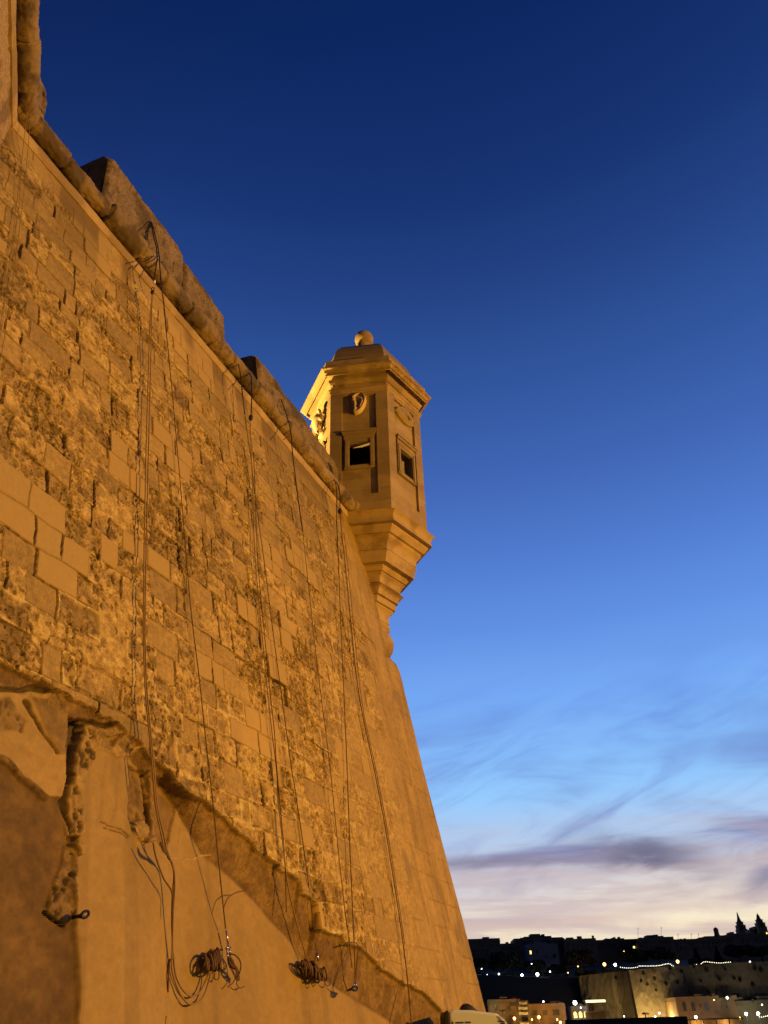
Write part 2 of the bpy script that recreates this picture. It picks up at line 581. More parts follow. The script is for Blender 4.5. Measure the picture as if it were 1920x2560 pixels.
CLEAN = [  # (s0, s1, z0, z1) replaced smooth blocks seen in the photograph
    (3.55, 4.05, 4.35, 4.62), (3.3, 4.0, 4.62, 4.85), (2.9, 3.75, 4.85, 5.12), (4.02, 4.42, 4.95, 5.2), (4.42, 5.0, 5.1, 5.36),
    (4.2, 4.85, 5.95, 6.2), (5.2, 5.75, 6.6, 7.05), (5.6, 6.1, 4.4, 4.65), (6.2, 6.9, 3.95, 4.4), (6.4, 6.7, 5.3, 5.8),
    (6.9, 7.5, 6.3, 6.75), (7.4, 7.75, 5.5, 6.0), (7.0, 7.4, 5.0, 5.4), (8.4, 8.9, 4.2, 4.6), (7.9, 8.3, 6.9, 7.3),
    (3.6, 4.3, 8.7, 9.3), (5.4, 7.0, 8.75, 9.3), (7.3, 8.4, 8.9, 9.35), (8.6, 9.4, 8.8, 9.3)]
for r in range(len(rows) - 1):
    mk = np.nonzero(ri == r)[0]
    if len(mk) == 0:
        continue
    b = [-0.6 + rng.uniform(0, 0.4)]
    while b[-1] < 13:
        b.append(b[-1] + rng.choice([rng.uniform(0.15, 0.30), rng.uniform(0.28, 0.52)]))
    b = np.array(b)
    bi = np.clip(np.searchsorted(b, sw[mk]) - 1, 0, len(b) - 2)
    dl, dr = sw[mk] - b[bi], b[bi + 1] - sw[mk]
    ex[mk] = np.minimum(dl, dr)
    nb = len(b)
    k = np.zeros(nb)
    q1, q2, jo = rng.random(nb), rng.random(nb), rng.random(nb)
    bc = (b + np.append(b[1:], b[-1] + 0.4)) / 2
    zc = (rows[r] + rows[r + 1]) / 2
    pe = float(np.interp(zc, [3.0, 5.0, 7.0, 8.6], [0.50, 0.52, 0.42, 0.24]))
    u_ = rng.random(nb)
    k = np.where(u_ < pe, 0, np.where(u_ < pe + (0.26 if zc < 7 else 0.16), 3, np.where(u_ < pe + 0.34, 1, 1)))
    k = np.where((u_ > 0.972), 2, k)
    for (a0, a1, z0, z1) in CLEAN:
        k = np.where((bc > a0) & (bc < a1) & (zc > z0) & (zc < z1), 2, k)
    kind[mk] = k[bi]
    r1[mk] = q1[bi]
    r2[mk] = q2[bi]
    edge_open = np.where(dl < dr, jo[bi], jo[np.minimum(bi + 1, nb - 1)])
    openj[mk] = edge_open
    bid[mk] = r * 100 + bi
rb = rows[ri]
rt = rows[ri + 1]
ez = np.minimum(zw - rb, rt - zw)
e = np.minimum(ex, ez)
nA = fbm(sf * 7, zf * 7, 4)
nB = fbm(sf * 16 + 31, zf * 20 + 7, 4, 0.62)
nC = vnoise(sf * 34 + 3, zf * 38)
nD = fbm(sf * 0.55 + 80, zf * 0.6 + 3, 3)
nE = fbm(sf * 2.3 + 11, zf * 2.3 + 61, 4)
ee = e + 0.035 * (nA - 0.5)
frm = (vnoise(bid * 0.37 + 11.5, bid * 0.11 + 2.5) < 0.24 + 0.34 * sstep(5.8, 3.6, zf) + 0.2 * sstep(7.5, 9.5, sf)).astype(float)
core = np.where(frm > 0.5, sstep(0.008, 0.034, e + 0.04 * (nA - 0.5)), sstep(-0.004, 0.012, e + 0.02 * (nA - 0.5)))
isE, isS, isN, isM = (kind == 0), (kind == 1), (kind == 2), (kind == 3)
rough_zone = np.clip(0.55 + 1.5 * (nD - 0.42), 0.25, 1.25)
dep = (0.008 + 0.030 * r1) * rough_zone
nR = 1 - np.abs(2 * fbm(sf * 11 + 51, zf * 13 + 17, 3, 0.6) - 1)
lace = sstep(0.80, 0.97, nR)
holes = sstep(0.86, 0.62, nR)
h = np.zeros_like(sf)
h += isE * (-core * dep + (nB - 0.5) * 0.038 * rough_zone * (0.35 + 0.65 * core))
h += isM * ((nA - 0.5) * 0.020 + (nB - 0.5) * 0.026 + 0.006)
rz = np.clip(rough_zone, 0, 1)
h -= (isE * core * (r1 > 0.35) + 0.6 * isM) * holes * 0.028 * rz
h += isS * (-0.008 - 0.010 * r1 + (nA - 0.5) * 0.014 + (nB - 0.5) * 0.020)
h += isN * (0.006 + 0.004 * r1)
pit = sstep(0.66, 0.80, nC) * sstep(0.45, 0.62, nE + 0.15 * (r2 - 0.5))
nF = vnoise(sf * 19 + 71, zf * 23 + 5)
pit = np.maximum(pit, sstep(0.70, 0.84, nF) * sstep(0.40, 0.60, nA) * 0.9)
h -= pit * 0.026 * (isE + 0.7 * isM)
nG = fbm(sf * 4.2 + 33, zf * 2.8 + 90, 4, 0.6)
crk = sstep(0.030, 0.008, np.abs(nG - 0.5)) * sstep(0.46, 0.56, nE) * (isE + isM)
h -= crk * 0.022
tj = (1 - sstep(0.007, 0.018, e + 0.010 * (nA - 0.5))) * (isE * (1 - frm) + isM * 0.8) * sstep(0.42, 0.54, vnoise(sf * 2.3 + 8, zf * 2.9 + 1))
h -= tj * 0.030
# joints: fine on sound blocks, open and deep on some verticals
thin = 1 - sstep(0.004, 0.012, e)
h -= (isS + isN) * thin * 0.014
od = (1 - sstep(0.005, 0.015, ex)) * sstep(0.35, 0.5, vnoise(sf * 6 + 3, zf * 5 + 31)) * (openj > 0.74) * (isE + isS + isM + 0.6 * isN)
h -= od * 0.055
# colours (albedo)
tan = np.array([0.40, 0.285, 0.125])
clean = np.array([0.425, 0.302, 0.134])
dark = np.array([0.185, 0.124, 0.048])
grey = np.array([0.22, 0.16, 0.075])
mort = np.array([0.60, 0.445, 0.215])
ones = np.ones((len(sf), 3))


def lerp3(a, b, t):
    return a + (b - a) * t[:, None]


c = ones * tan
tone = sstep(0.15, 0.9, r2)
c = np.where(isE[:, None], lerp3(ones * mort, lerp3(ones * tan, ones * dark, np.clip(0.08 + 0.62 * tone + 1.3 * (nA - 0.5), 0, 1)), core), c)
c = np.where(isS[:, None], lerp3(ones * tan, ones * grey, np.clip(tone * 0.6 + 1.2 * (nE - 0.55), 0, 1)), c)
c = np.where(isM[:, None], lerp3(ones * tan, ones * mort, np.clip(0.2 + 1.6 * (nB - 0.4), 0, 1)), c)
c = np.where(isN[:, None], lerp3(ones * clean, ones * np.array([0.40, 0.295, 0.14]), r2 * 0.7), c)
c = lerp3(c, ones * dark * 0.9, np.clip((isE * (r1 > 0.35) * core + 0.7 * isM) * holes * 0.42 * rz, 0, 1))
c = lerp3(c, ones * mort, np.clip((isE * (r1 > 0.35) + 0.8 * isM) * lace * 0.55 * rz, 0, 1))
c = lerp3(c, ones * dark * 0.8, np.clip(pit * 0.6 * (isE + isM), 0, 1))
c = lerp3(c, ones * dark * 0.7, np.clip((isS + isN) * thin * 0.5 + od * 0.9 + crk * 0.5 + tj * 0.55, 0, 1))
fine = np.clip(1 + 0.6 * (nB - 0.5) + 0.5 * (nF - 0.5) * (isE + isM), 0.6, 1.4)
c = c * np.where(isN[:, None], 1.0, fine[:, None])
flk = sstep(0.57, 0.66, nB) * (isE * 0.8 + isM) * sstep(0.42, 0.55, vnoise(sf * 3.3 + 2, zf * 3.6 + 77))
c = lerp3(c, ones * mort, flk * 0.75)
slit = sstep(0.40, 0.30, nB) * (isE + isM) * sstep(0.45, 0.6, vnoise(sf * 4.1 + 52, zf * 4.4 + 7))
c = lerp3(c, ones * dark * 0.5, slit * 0.5)
h -= slit * 0.012
c = np.clip(c, 0.02, 0.62)
# broad weathering: dark runs under the cordon, blotches
run = sstep(0.52, 0.72, vnoise(sf * 3.1 + 5, zf * 0.35)) * sstep(7.6, 9.4, zf)
c = lerp3(c, ones * dark * 0.8, run * 0.6)
blot = sstep(0.55, 0.72, fbm(sf * 1.1 + 7, zf * 1.4 + 33, 4))
c = lerp3(c, c * 0.80, blot * (1 - isN) * 0.8)
lit = sstep(0.56, 0.75, fbm(sf * 0.9 + 70, zf * 1.0 + 13, 4))
c = lerp3(c, np.minimum(c * 1.22, 0.6), lit * 0.7)
# smooth quoin strip beside the salient
arf = np.interp(zf, AR_Z, AR_S)
qz = np.interp(zf, [1.5, 2.5, 4.0, 5.5, 7, 9.5], [2.5, 2.2, 1.55, 1.35, 1.2, 1.05])
h = h * 0.55
c = lerp3(c, ones * np.array([0.37, 0.262, 0.114]), np.full(len(sf), 0.13))
calm = 1 - 0.70 * sstep(7.2, 9.4, sf) * sstep(7.0, 4.5, zf)
h = h * calm
c = lerp3(c, ones * tan * 1.04 * (0.86 + 0.28 * r2)[:, None], 0.45 * (1 - calm) / 0.7)
quo = sstep(0.28, -0.28, (arf - sf) - qz + 0.9 * (nE - 0.5))
qh = 0.31
qi = np.floor((zf + 0.02 * (nE - 0.5)) / qh)
qfz = (zf + 0.02 * (nE - 0.5)) / qh - qi
qlen = 0.42 + 0.36 * vnoise(qi * 1.0 + 0.5, qi * 0 + 3.5) + 0.22 * (qi % 2)
qd = np.abs(arf - sf)
qj = (np.mod(qd + 0.013 * (nA - 0.5), qlen)) / qlen
qjx = np.minimum(qj, 1 - qj) * qlen
qbl = np.floor(qd / qlen)
qtone = vnoise(qi * 3.7 + qbl * 1.9 + 0.5, qbl * 2.3 + qi * 0.7 + 0.5)
qjt = np.maximum(sstep(0.014, 0.004, np.minimum(qfz, 1 - qfz) * qh), sstep(0.014, 0.004, qjx)) * sstep(0.45, 0.6, vnoise(sf * 2.3, zf * 1.7 + 40))
hq = (fbm(sf * 2.2, zf * 1.6) - 0.5) * 0.02 + (nB - 0.5) * 0.008 - 0.008 * qjt + 0.008 * (qtone - 0.5)
cq = lerp3(ones * np.array([0.36, 0.25, 0.10]), ones * np.array([0.46, 0.33, 0.15]), np.clip(0.6 * qtone + 0.9 * (fbm(sf * 1.6 + 3, zf * 0.9) - 0.25), 0, 1))
cq = lerp3(cq, ones * np.array([0.20, 0.13, 0.05]), 0.22 * qjt)
qst = sstep(0.50, 0.68, fbm(sf * 4.5 + 13, zf * 0.7 + 2, 3))
cq = lerp3(cq, cq * 0.78, qst * 0.9)
qsl = sstep(0.52, 0.68, fbm(sf * 3.0 + 83, zf * 1.1 + 52, 4))
cq = lerp3(cq, cq * 1.2, qsl * 0.8)
cq = cq * np.clip(1 + 0.45 * (nB - 0.5), 0.7, 1.3)[:, None]
cq = lerp3(cq, ones * np.array([0.27, 0.195, 0.115]), 0.8 * sstep(0.60, 0.72, fbm(sf * 3 + 21, zf * 1.8 + 2)))
h = h * (1 - quo) + hq * quo
c = lerp3(c, cq, quo)
# plain ashlar band right under the cordon
topb = sstep(9.0, 9.15, zf + 0.3 * (nE - 0.5))
h = h * (1 - 0.75 * topb)
c = lerp3(c, lerp3(ones * clean * 0.95, ones * dark, np.clip(run + 0.4 * sstep(0.5, 0.7, nE), 0, 1)), topb * 0.75)

# cut-back, plastered foot
BU = np.array([(0.5, 3.62), (3.75, 3.60), (4.2, 3.60), (4.6, 3.52), (4.85, 3.42), (5.09, 3.38), (5.29, 3.27), (5.57, 3.26), (5.8, 3.17), (6.04, 3.11), (6.3, 3.05),
               (6.32, 2.99), (6.67, 2.94), (6.69, 2.89), (7.08, 2.87), (7.10, 2.73), (7.35, 2.71), (7.37, 2.46), (7.86, 2.44), (7.88, 2.40), (8.2, 2.38), (8.72, 2.21), (9.11, 2.12),
               (9.79, 2.03), (10.22, 1.88), (10.6, 1.70), (12.5, 1.1)])
BL = np.array([(0.5, 3.50), (3.9, 3.50), (4.3, 3.46), (4.6, 3.40), (4.62, 3.40), (4.92, 3.30), (5.1, 3.30), (5.36, 3.19), (5.55, 3.04), (5.73, 2.89), (6.11, 2.78), (6.48, 2.64), (6.73, 2.51),
               (7.0, 2.40), (7.26, 2.23), (7.62, 2.09), (8.02, 1.99), (8.93, 1.79), (10.0, 1.55), (12.5, 0.9)])
zu = np.interp(sf, BU[:, 0], BU[:, 1]) + 0.05 * (nA - 0.5) + 0.16 * (nE - 0.5) * sstep(5.6, 4.6, sf)
zl = np.interp(sf, BL[:, 0], BL[:, 1]) + 0.03 * (nE - 0.5)
zl = np.minimum(zl, zu - 0.02)
foot = sstep(0.0, 0.022, zu - zf)                  # 1 below the brick
REC = np.interp(sf, [3.0, 4.6, 5.4, 12.5], [0.07, 0.10, 0.20, 0.20])
tband = np.clip((zu - zf) / np.maximum(zu - zl, 0.02), 0, 1)
hb = -0.05 - (REC - 0.05) * tband + (nB - 0.5) * 0.035 * (1 - tband)
plast = sstep(-0.015, 0.015, zl - zf)
flare = np.exp(-((sf - 5.2) / 0.22) ** 2) * sstep(2.3, 3.3, zf) * 0.05 + np.exp(-((sf - 4.35) / 0.25) ** 2) * sstep(2.5, 3.5, zf) * 0.07
fold = 0.05 * sstep(0.35, 0.0, np.abs(sf - (4.88 + 0.02 * (zf - 2)))) * sstep(2.75, 2.45, zf)
hp = -REC + (fbm(sf * 1.1, zf * 0.8) - 0.5) * 0.03 + (nB - 0.5) * 0.004 + flare - fold
hfoot = hb * (1 - plast) + hp * plast
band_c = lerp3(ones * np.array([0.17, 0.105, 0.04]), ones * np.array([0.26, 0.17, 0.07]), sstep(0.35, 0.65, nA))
pl_c = lerp3(ones * np.array([0.30, 0.21, 0.095]), ones * np.array([0.35, 0.247, 0.115]), sstep(0.3, 0.7, fbm(sf * 1.8 + 9, zf * 0.7 + 4)))
streak = sstep(0.58, 0.72, vnoise(sf * 5.5, zf * 0.5 + 3))
pl_c = lerp3(pl_c, pl_c * 0.80, streak * 0.7)
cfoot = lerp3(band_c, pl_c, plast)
# edge line of the plaster is darker
cfoot = lerp3(cfoot, ones * np.array([0.14, 0.09, 0.05]), 0.6 * np.exp(-((zf - zl) / 0.018) ** 2) * (sf > 5.4))
# ---- the broken ground at the left of the foot: outlines measured on the wall plane
def seg_dist(px, py, poly, closed=True):
    d = np.full(px.shape, 1e9)
    m = len(poly)
    for i in range(m if closed else m - 1):
        ax, ay = poly[i]
        bx, by = poly[(i + 1) % m]
        vx, vy = bx - ax, by - ay
        t = np.clip(((px - ax) * vx + (py - ay) * vy) / (vx * vx + vy * vy + 1e-12), 0, 1)
        d = np.minimum(d, np.hypot(px - ax - t * vx, py - ay - t * vy))
    return d


def inside(px, py, poly):
    r = np.zeros(px.shape, bool)
    m = len(poly)
    j = m - 1
    for i in range(m):
        xi, yi = poly[i]
        xj, yj = poly[j]
        cnd = ((yi > py) != (yj > py)) & (px < (xj - xi) * (py - yi) / (yj - yi + 1e-12) + xi)
        r ^= cnd
        j = i
    return r


def sdist(px, py, poly):
    d = seg_dist(px, py, poly)
    return np.where(inside(px, py, poly), d, -d)


nK = fbm(sf * 24 + 5, zf * 26 + 8, 3, 0.6)
sub = np.nonzero((zf < 4.0) & (sf < 5.9) & (zf > 1.4))[0]
Pb = U[None] * sf[sub, None] + NH[None] * (-3.2745 - BAT * zf[sub] - 0.1)[:, None] + ZA[None] * zf[sub, None] - EYE[None]
qd_ = Pb @ FWD
ux = 960 + F_PX * (Pb @ RIGHT) / qd_
uy = 1280 - F_PX * (Pb @ UP) / qd_
sA, sB, sE, sK = nA[sub], nB[sub], nE[sub], nK[sub]
vx_ = ux + 18 * (sA - 0.5) + 4 * (sB - 0.5)
vy_ = uy + 16 * (vnoise(sf[sub] * 9 + 4, zf[sub] * 9 + 44) - 0.5) + 4 * (sK - 0.5)
hs, cs = hfoot[sub].copy(), cfoot[sub].copy()
plc = pl_c[sub]


def pmask(poly, wd=3.0, jag=True):
    wd = max(wd, 2.2)
    return sstep(-wd, wd, sdist(vx_ if jag else ux, vy_ if jag else uy, poly))


def paint(m, col, dh=0.0, rough=0.0, pits=0.0):
    global hs, cs
    col = np.array(col) if not hasattr(col, 'shape') else col
    tgt = np.ones((len(sub), 3)) * col if col.ndim == 1 else col
    tgt = tgt * np.clip(1 + rough * 4 * (sB - 0.5), 0.5, 1.5)[:, None]
    if pits:
        pk = sstep(0.47, 0.36, sK)
        tgt = lerp3(tgt, np.ones((len(sub), 3)) * np.array([0.045, 0.03, 0.016]), pits * pk)
        dh = dh - 0.022 * pits * pk + 0.03 * (sB - 0.5)
    hs = hs + m * dh
    cs = lerp3(cs, tgt, m)


flat = sstep(5.3, 4.9, sf[sub]) * plast[sub]
hs = hs * (1 - flat) + flat * (-REC[sub] * 0.8 - 0.01 + (fbm(sf[sub] * 1.3, zf[sub] * 1.0) - 0.5) * 0.02)
oldr = lerp3(np.ones((len(sub), 3)) * np.array([0.115, 0.071, 0.026]), np.ones((len(sub), 3)) * np.array([0.165, 0.104, 0.040]), sstep(0.3, 0.7, fbm(sf[sub] * 2.4, zf[sub] * 2.4)))
# pale left plaster under the ledge
paint(pmask([(-80, 1700), (0, 1725), (120, 1735), (165, 1790), (168, 1990), (150, 2015), (110, 1995), (0, 1890), (-80, 1840)]), plc * 1.08, -0.01, 0.05)
paint(pmask([(75, 1745), (155, 1750), (164, 1800), (162, 1880), (140, 1885), (100, 1800)], 4), (0.20, 0.135, 0.055), 0.012, 0.25)
paint(pmask([(-60, 1735), (20, 1745), (60, 1800), (50, 1830), (0, 1825), (-60, 1800)], 4), (0.22, 0.15, 0.065), 0.0, 0.3, 0.5)
# older darker render below, slightly set back, rough upper lip
paint(pmask([(-80, 1830), (0, 1893), (34, 1922), (74, 1960), (112, 1998), (150, 1992), (166, 2040), (170, 2110), (181, 2200), (189, 2300), (193, 2400), (196, 2620), (-80, 2620)], 4.5), oldr, -0.03, 0.16)
paint(sstep(12, 2, seg_dist(vx_, vy_, [(-40, 1868), (0, 1900), (34, 1928), (74, 1964), (112, 2002)], False)), (0.15, 0.10, 0.042), 0.03 , 0.35, 0.6)
# ledge shadow put into the colour, and dark crack
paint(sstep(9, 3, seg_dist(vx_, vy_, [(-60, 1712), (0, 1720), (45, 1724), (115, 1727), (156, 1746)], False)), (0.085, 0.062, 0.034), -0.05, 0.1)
paint(sstep(1.2, 0.2, seg_dist(vx_, vy_, [(62, 1756), (72, 1775), (100, 1825), (139, 1885)], False) / np.interp(uy, [1750, 1800, 1885], [8.0, 5.0, 2.0])), (0.075, 0.05, 0.024), -0.04)
# open vertical joint, dark and deep
paint(pmask([(163, 1792), (183, 1806), (203, 1802), (204, 1822), (197, 1856), (187, 1910), (179, 1935), (171, 1955), (166, 1925), (163, 1860)], 1.4), (0.070, 0.052, 0.030), -0.08, 0.1)
paint(pmask([(172, 1800), (177, 1802), (175, 1930), (170, 1940)], 1.0, False), (0.15, 0.105, 0.052), 0.04, 0.1)
paint(sstep(1.2, 0.3, seg_dist(vx_, vy_, [(168, 1940), (163, 1975), (158, 2000), (166, 2035), (172, 2065), (176, 2095)], False) / np.interp(uy, [1935, 1985, 2015, 2040, 2095], [4.0, 7.0, 7.0, 3.5, 3.0])), (0.05, 0.034, 0.017), -0.05)
# honeycombed rubble beside it
paint(pmask([(203, 1828), (230, 1832), (240, 1860), (236, 1895), (217, 1925), (203, 1964), (199, 2000), (205, 2060), (203, 2090), (190, 2105), (178, 2080), (176, 2030), (172, 1985), (180, 1935), (194, 1880)], 2.5), (0.30, 0.21, 0.095), 0.015, 0.3, 0.9)
paint(pmask([(170, 2094), (192, 2094), (193, 2112), (171, 2112)], 1.5), (0.09, 0.06, 0.028), -0.06)
paint(pmask([(174, 2114), (197, 2116), (193, 2140), (184, 2148)], 1.2), (0.36, 0.255, 0.115), 0.05)
paint(pmask([(162, 2118), (182, 2147), (190, 2214), (190, 2296), (166, 2306), (120, 2290), (114, 2274), (134, 2214), (150, 2167)], 2.0), (0.175, 0.118, 0.055), 0.02, 0.4, 1.0)
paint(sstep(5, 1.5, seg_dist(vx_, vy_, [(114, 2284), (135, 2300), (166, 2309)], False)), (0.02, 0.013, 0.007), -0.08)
# broken stones under the masonry
paint(sstep(9, 2, seg_dist(vx_, vy_, [(183, 1808), (225, 1808), (270, 1815)], False)), (0.10, 0.07, 0.035), -0.06, 0.2)  # shadow at the top of the broken ledge, painted dark
paint(pmask([(255, 1838), (292, 1838), (274, 1864)], 2), (0.08, 0.056, 0.028), -0.05)
paint(pmask([(205, 1815), (300, 1830), (330, 1880), (290, 1895), (240, 1870)], 5) * 0.8, (0.30, 0.21, 0.095), 0.02, 0.35, 0.35)
paint(pmask([(322, 1905), (345, 1920), (386, 1944), (395, 2039), (391, 2079), (359, 2100), (332, 2079), (324, 1984)], 2), (0.20, 0.13, 0.052), -0.05, 0.3, 0.35)
paint(sstep(3.5, 1.0, seg_dist(vx_, vy_, [(327, 1915), (325, 1960), (328, 2040), (335, 2075)], False)), (0.05, 0.033, 0.015), -0.04)
paint(sstep(3.5, 1.0, seg_dist(vx_, vy_, [(372, 1930), (384, 1990), (391, 2040), (386, 2085)], False)), (0.05, 0.033, 0.015), -0.05)
paint(pmask([(345, 2050), (368, 2045), (392, 2065), (392, 2100), (350, 2100), (340, 2080)], 2), (0.34, 0.24, 0.11), 0.045, 0.25)
paint(pmask([(393, 1940), (433, 1952), (468, 1968), (461, 2018), (441, 2079), (424, 2135), (405, 2100), (396, 2039)], 2), (0.205, 0.135, 0.055), -0.03, 0.16)
paint(pmask([(410, 1912), (455, 1935), (501, 1962), (503, 1986), (470, 1965), (432, 1940)], 3), (0.11, 0.078, 0.038), -0.05, 0.2)
paint(sstep(4, 1.5, seg_dist(vx_, vy_, [(322, 1868), (380, 1885), (440, 1915), (490, 1940)], False)), (0.44, 0.315, 0.15), 0.02, 0.1)
# creases and pale drips of the two plaster cones
for ln in ([(250, 2049), (290, 2068), (325, 2089)], [(257, 2066), (290, 2080), (322, 2092)]):
    paint(sstep(2.2, 0.8, seg_dist(vx_, vy_, ln, False)), (0.10, 0.066, 0.028), -0.015)
paint(sstep(2.4, 0.8, seg_dist(vx_, vy_, [(432, 2152), (470, 2146), (545, 2138)], False)), (0.43, 0.32, 0.17), 0.01)
for ln, k_ in (([(262, 1900), (252, 1970), (243, 2060)], 7), ([(300, 1900), (287, 1990), (278, 2050)], 6), ([(490, 1990), (474, 2060), (463, 2135)], 4)):
    paint(0.45 * sstep(k_, 1.0, seg_dist(vx_, vy_, ln, False)), plc * 0.78, -0.006)
hfoot[sub], cfoot[sub] = hs, cs
left = np.zeros_like(sf)
dk = left
r_r = r_u = pat = left
fine2 = np.clip(1 + 0.30 * (nB - 0.5), 0.7, 1.3)
cfoot = np.clip(cfoot * fine2[:, None], 0.012, 0.6)
h = h * (1 - foot) + hfoot * foot
c = lerp3(c, cfoot, foot)
# the relief dies out at the salient edge
edgefade = sstep(0.0, 0.03, arf - sf)
h *= edgefade
c *= (1 - 0.12 * quo)[:, None]
c[:, 1] *= 0.98
c[:, 2] *= 0.66
Pw = U[None] * sf[:, None] + NH[None] * (-3.2745 - BAT * zf + h)[:, None] + ZA[None] * zf[:, None]
rgh = np.clip((isE + 0.9 * isM + 0.7 * isS) * (1 - quo * 0.8) * (1 - 0.6 * topb), 0, 1) * (1 - foot) + foot * np.clip(0.9 * (1 - plast) * (1 - left) + 0.5 * left * dk + 0.9 * np.maximum(r_r, r_u) + pat, 0, 1)
grid_obj('masonry_face', Pw.reshape(len(zz), NS, 3), M['masonry'], bastion, c.reshape(len(zz), NS, 3), alpha=rgh, smooth=(foot.reshape(len(zz), NS)[:-1, :-1] > 0.5).ravel())

# ---- hidden return of the salient, going away from the camera
UH = np.array([math.sin(rad(-66)), math.cos(rad(-66)), 0.0])
NHH = np.array([math.sin(rad(24)), math.cos(rad(24)), 0.0])
zs2 = np.sort(np.concatenate([np.linspace(0, 9.5, 53), [6.74, 6.78, 6.82, 6.832, 6.845, 6.86, 6.9]]))
P2 = np.zeros((60, 40, 3))
for i, z in enumerate(zs2):
    p0 = wall_pt(float(np.interp(z, AR_Z, AR_S)), z)
    for j, t in enumerate(np.linspace(0, 14, 40)):
        nn = 0.03 * (float(vnoise(np.array(t * 3.0), np.array(z * 3.0))) - 0.5) if j else 0
        P2[i, j] = p0 + UH * t + NHH * nn + (NHH * -0.0)
cc2 = np.ones((60, 40, 3)) * np.array([0.36, 0.26, 0.12])
grid_obj('return_face', P2, M['masonry'], bastion, cc2)

# ---- flank wall on the left
zs3 = np.concatenate([np.linspace(0, 7, 60)[:-1], np.linspace(7, 9.5, 160)])
ts3 = np.concatenate([np.linspace(0, 3.0, 230), np.linspace(3.0, 14, 60)[1:]])
ZZ, TT = np.meshgrid(zs3, ts3, indexing='ij')
f_z, f_t = ZZ.ravel(), TT.ravel()
fe = np.minimum(np.minimum((f_z / 0.29) % 1, 1 - (f_z / 0.29) % 1) * 0.29,
                np.minimum(((f_t + 0.23 * np.floor(f_z / 0.29)) / 0.55) % 1, 1 - ((f_t + 0.23 * np.floor(f_z / 0.29)) / 0.55) % 1) * 0.55)
fh = (fbm(f_t * 6, f_z * 6) - 0.5) * 0.03 - 0.012 * (1 - sstep(0.005, 0.02, fe)) + (fbm(f_t * 17, f_z * 17) - 0.5) * 0.02
fc = lerp3(np.ones((len(f_z), 3)) * tan, np.ones((len(f_z), 3)) * dark, 0.8 * sstep(0.5, 0.7, fbm(f_t * 2.5, f_z * 2.5)))
c0 = np.stack([U * corner_s(z) + NH * (-3.2745 - BAT * z) + ZA * z for z in zs3])
Pf = c0[:, None, :] - UF[None, None] * (ts3[None, :, None] - 0.1) + NF_[None, None] * fh.reshape(ZZ.shape)[..., None]
grid_obj('flank_face', Pf, M['masonry'], bastion, fc.reshape(*ZZ.shape, 3))


# ---- cordon: half-round string course along the wall head, built stone by stone
def cordon_strip(p_of, s0, s1, name, seed, ends=True):
    rg = np.random.default_rng(seed)
    ds = 0.012
    n = int((s1 - s0) / ds) + 1
    ss = np.linspace(s0, s1, n)
    joints = [s0 - 0.2]
    while joints[-1] < s1 + 1:
        joints.append(joints[-1] + rg.uniform(0.4, 0.75))
    joints = np.array(joints)
    ji = np.searchsorted(joints, ss) - 1
    jd = np.minimum(ss - joints[ji], joints[ji + 1] - ss)
    rr = rg.uniform(0.112, 0.155, len(joints))
    hz = rg.uniform(-0.018, 0.018, len(joints))
    wear = rg.random(len(joints))
    na = 34
    ang = np.linspace(-math.pi * 0.62, math.pi * 0.75, na)
    P = np.zeros((n, na, 3))
    for i, s in enumerate(ss):
        k = ji[i]
        r = rr[k] - 0.030 * (1 - sstep(0.006, 0.02, jd[i]))
        nz = fbm(np.full(na, s * 5.0), ang * 1.3 + 7 * k, 4) - 0.5
        n2_ = fbm(np.full(na, s * 19.0), ang * 5 + 3, 3) - 0.5
        n3_ = fbm(np.full(na, s * 42.0), ang * 9 + 13, 2) - 0.5
        r_ = r + nz * (0.022 + 0.035 * (wear[k] > 0.6)) + n2_ * 0.02 + n3_ * 0.012
        P[i] = p_of(s)[None] + NHL[None] * (0.085 + r_ * np.cos(ang))[:, None] + ZA[None] * (9.622 + hz[k] + r_ * np.sin(ang))[:, None]
    return grid_obj(name, P, M['cordon'], bastion)


NHL = NH
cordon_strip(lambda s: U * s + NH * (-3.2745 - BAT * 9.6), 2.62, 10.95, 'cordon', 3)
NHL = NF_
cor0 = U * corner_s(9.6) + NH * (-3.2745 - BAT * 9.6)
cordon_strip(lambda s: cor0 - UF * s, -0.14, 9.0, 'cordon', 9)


# fillet under the cordon
def fillet(p0, d, n, L, name):
    k = int(L / 0.05)
    prof = [(-0.06, 9.34), (0.025, 9.355), (0.042, 9.385), (0.045, 9.45), (0.03, 9.485), (-0.02, 9.50)]
    P = np.zeros((k, len(prof), 3))
    for i in range(k):
        s = L * i / (k - 1)
        for j, (o, z) in enumerate(prof):
            nn = 0.025 * (float(fbm(np.array(s * 4.0 + j), np.array(z * 9.0))) - 0.5)
            P[i, j] = p0 + d * s + n * (o + nn) + ZA * z
    return grid_obj(name, P, M['moulding'], bastion, smooth=False)


fillet(U * 2.6 + NH * (-3.2745 - BAT * 9.42), U, NH, 8.5, 'fillet')
fillet(U * corner_s(9.42) + NH * (-3.2745 - BAT * 9.42) + UF * 0.1, -UF, NF_, 9.0, 'fillet')


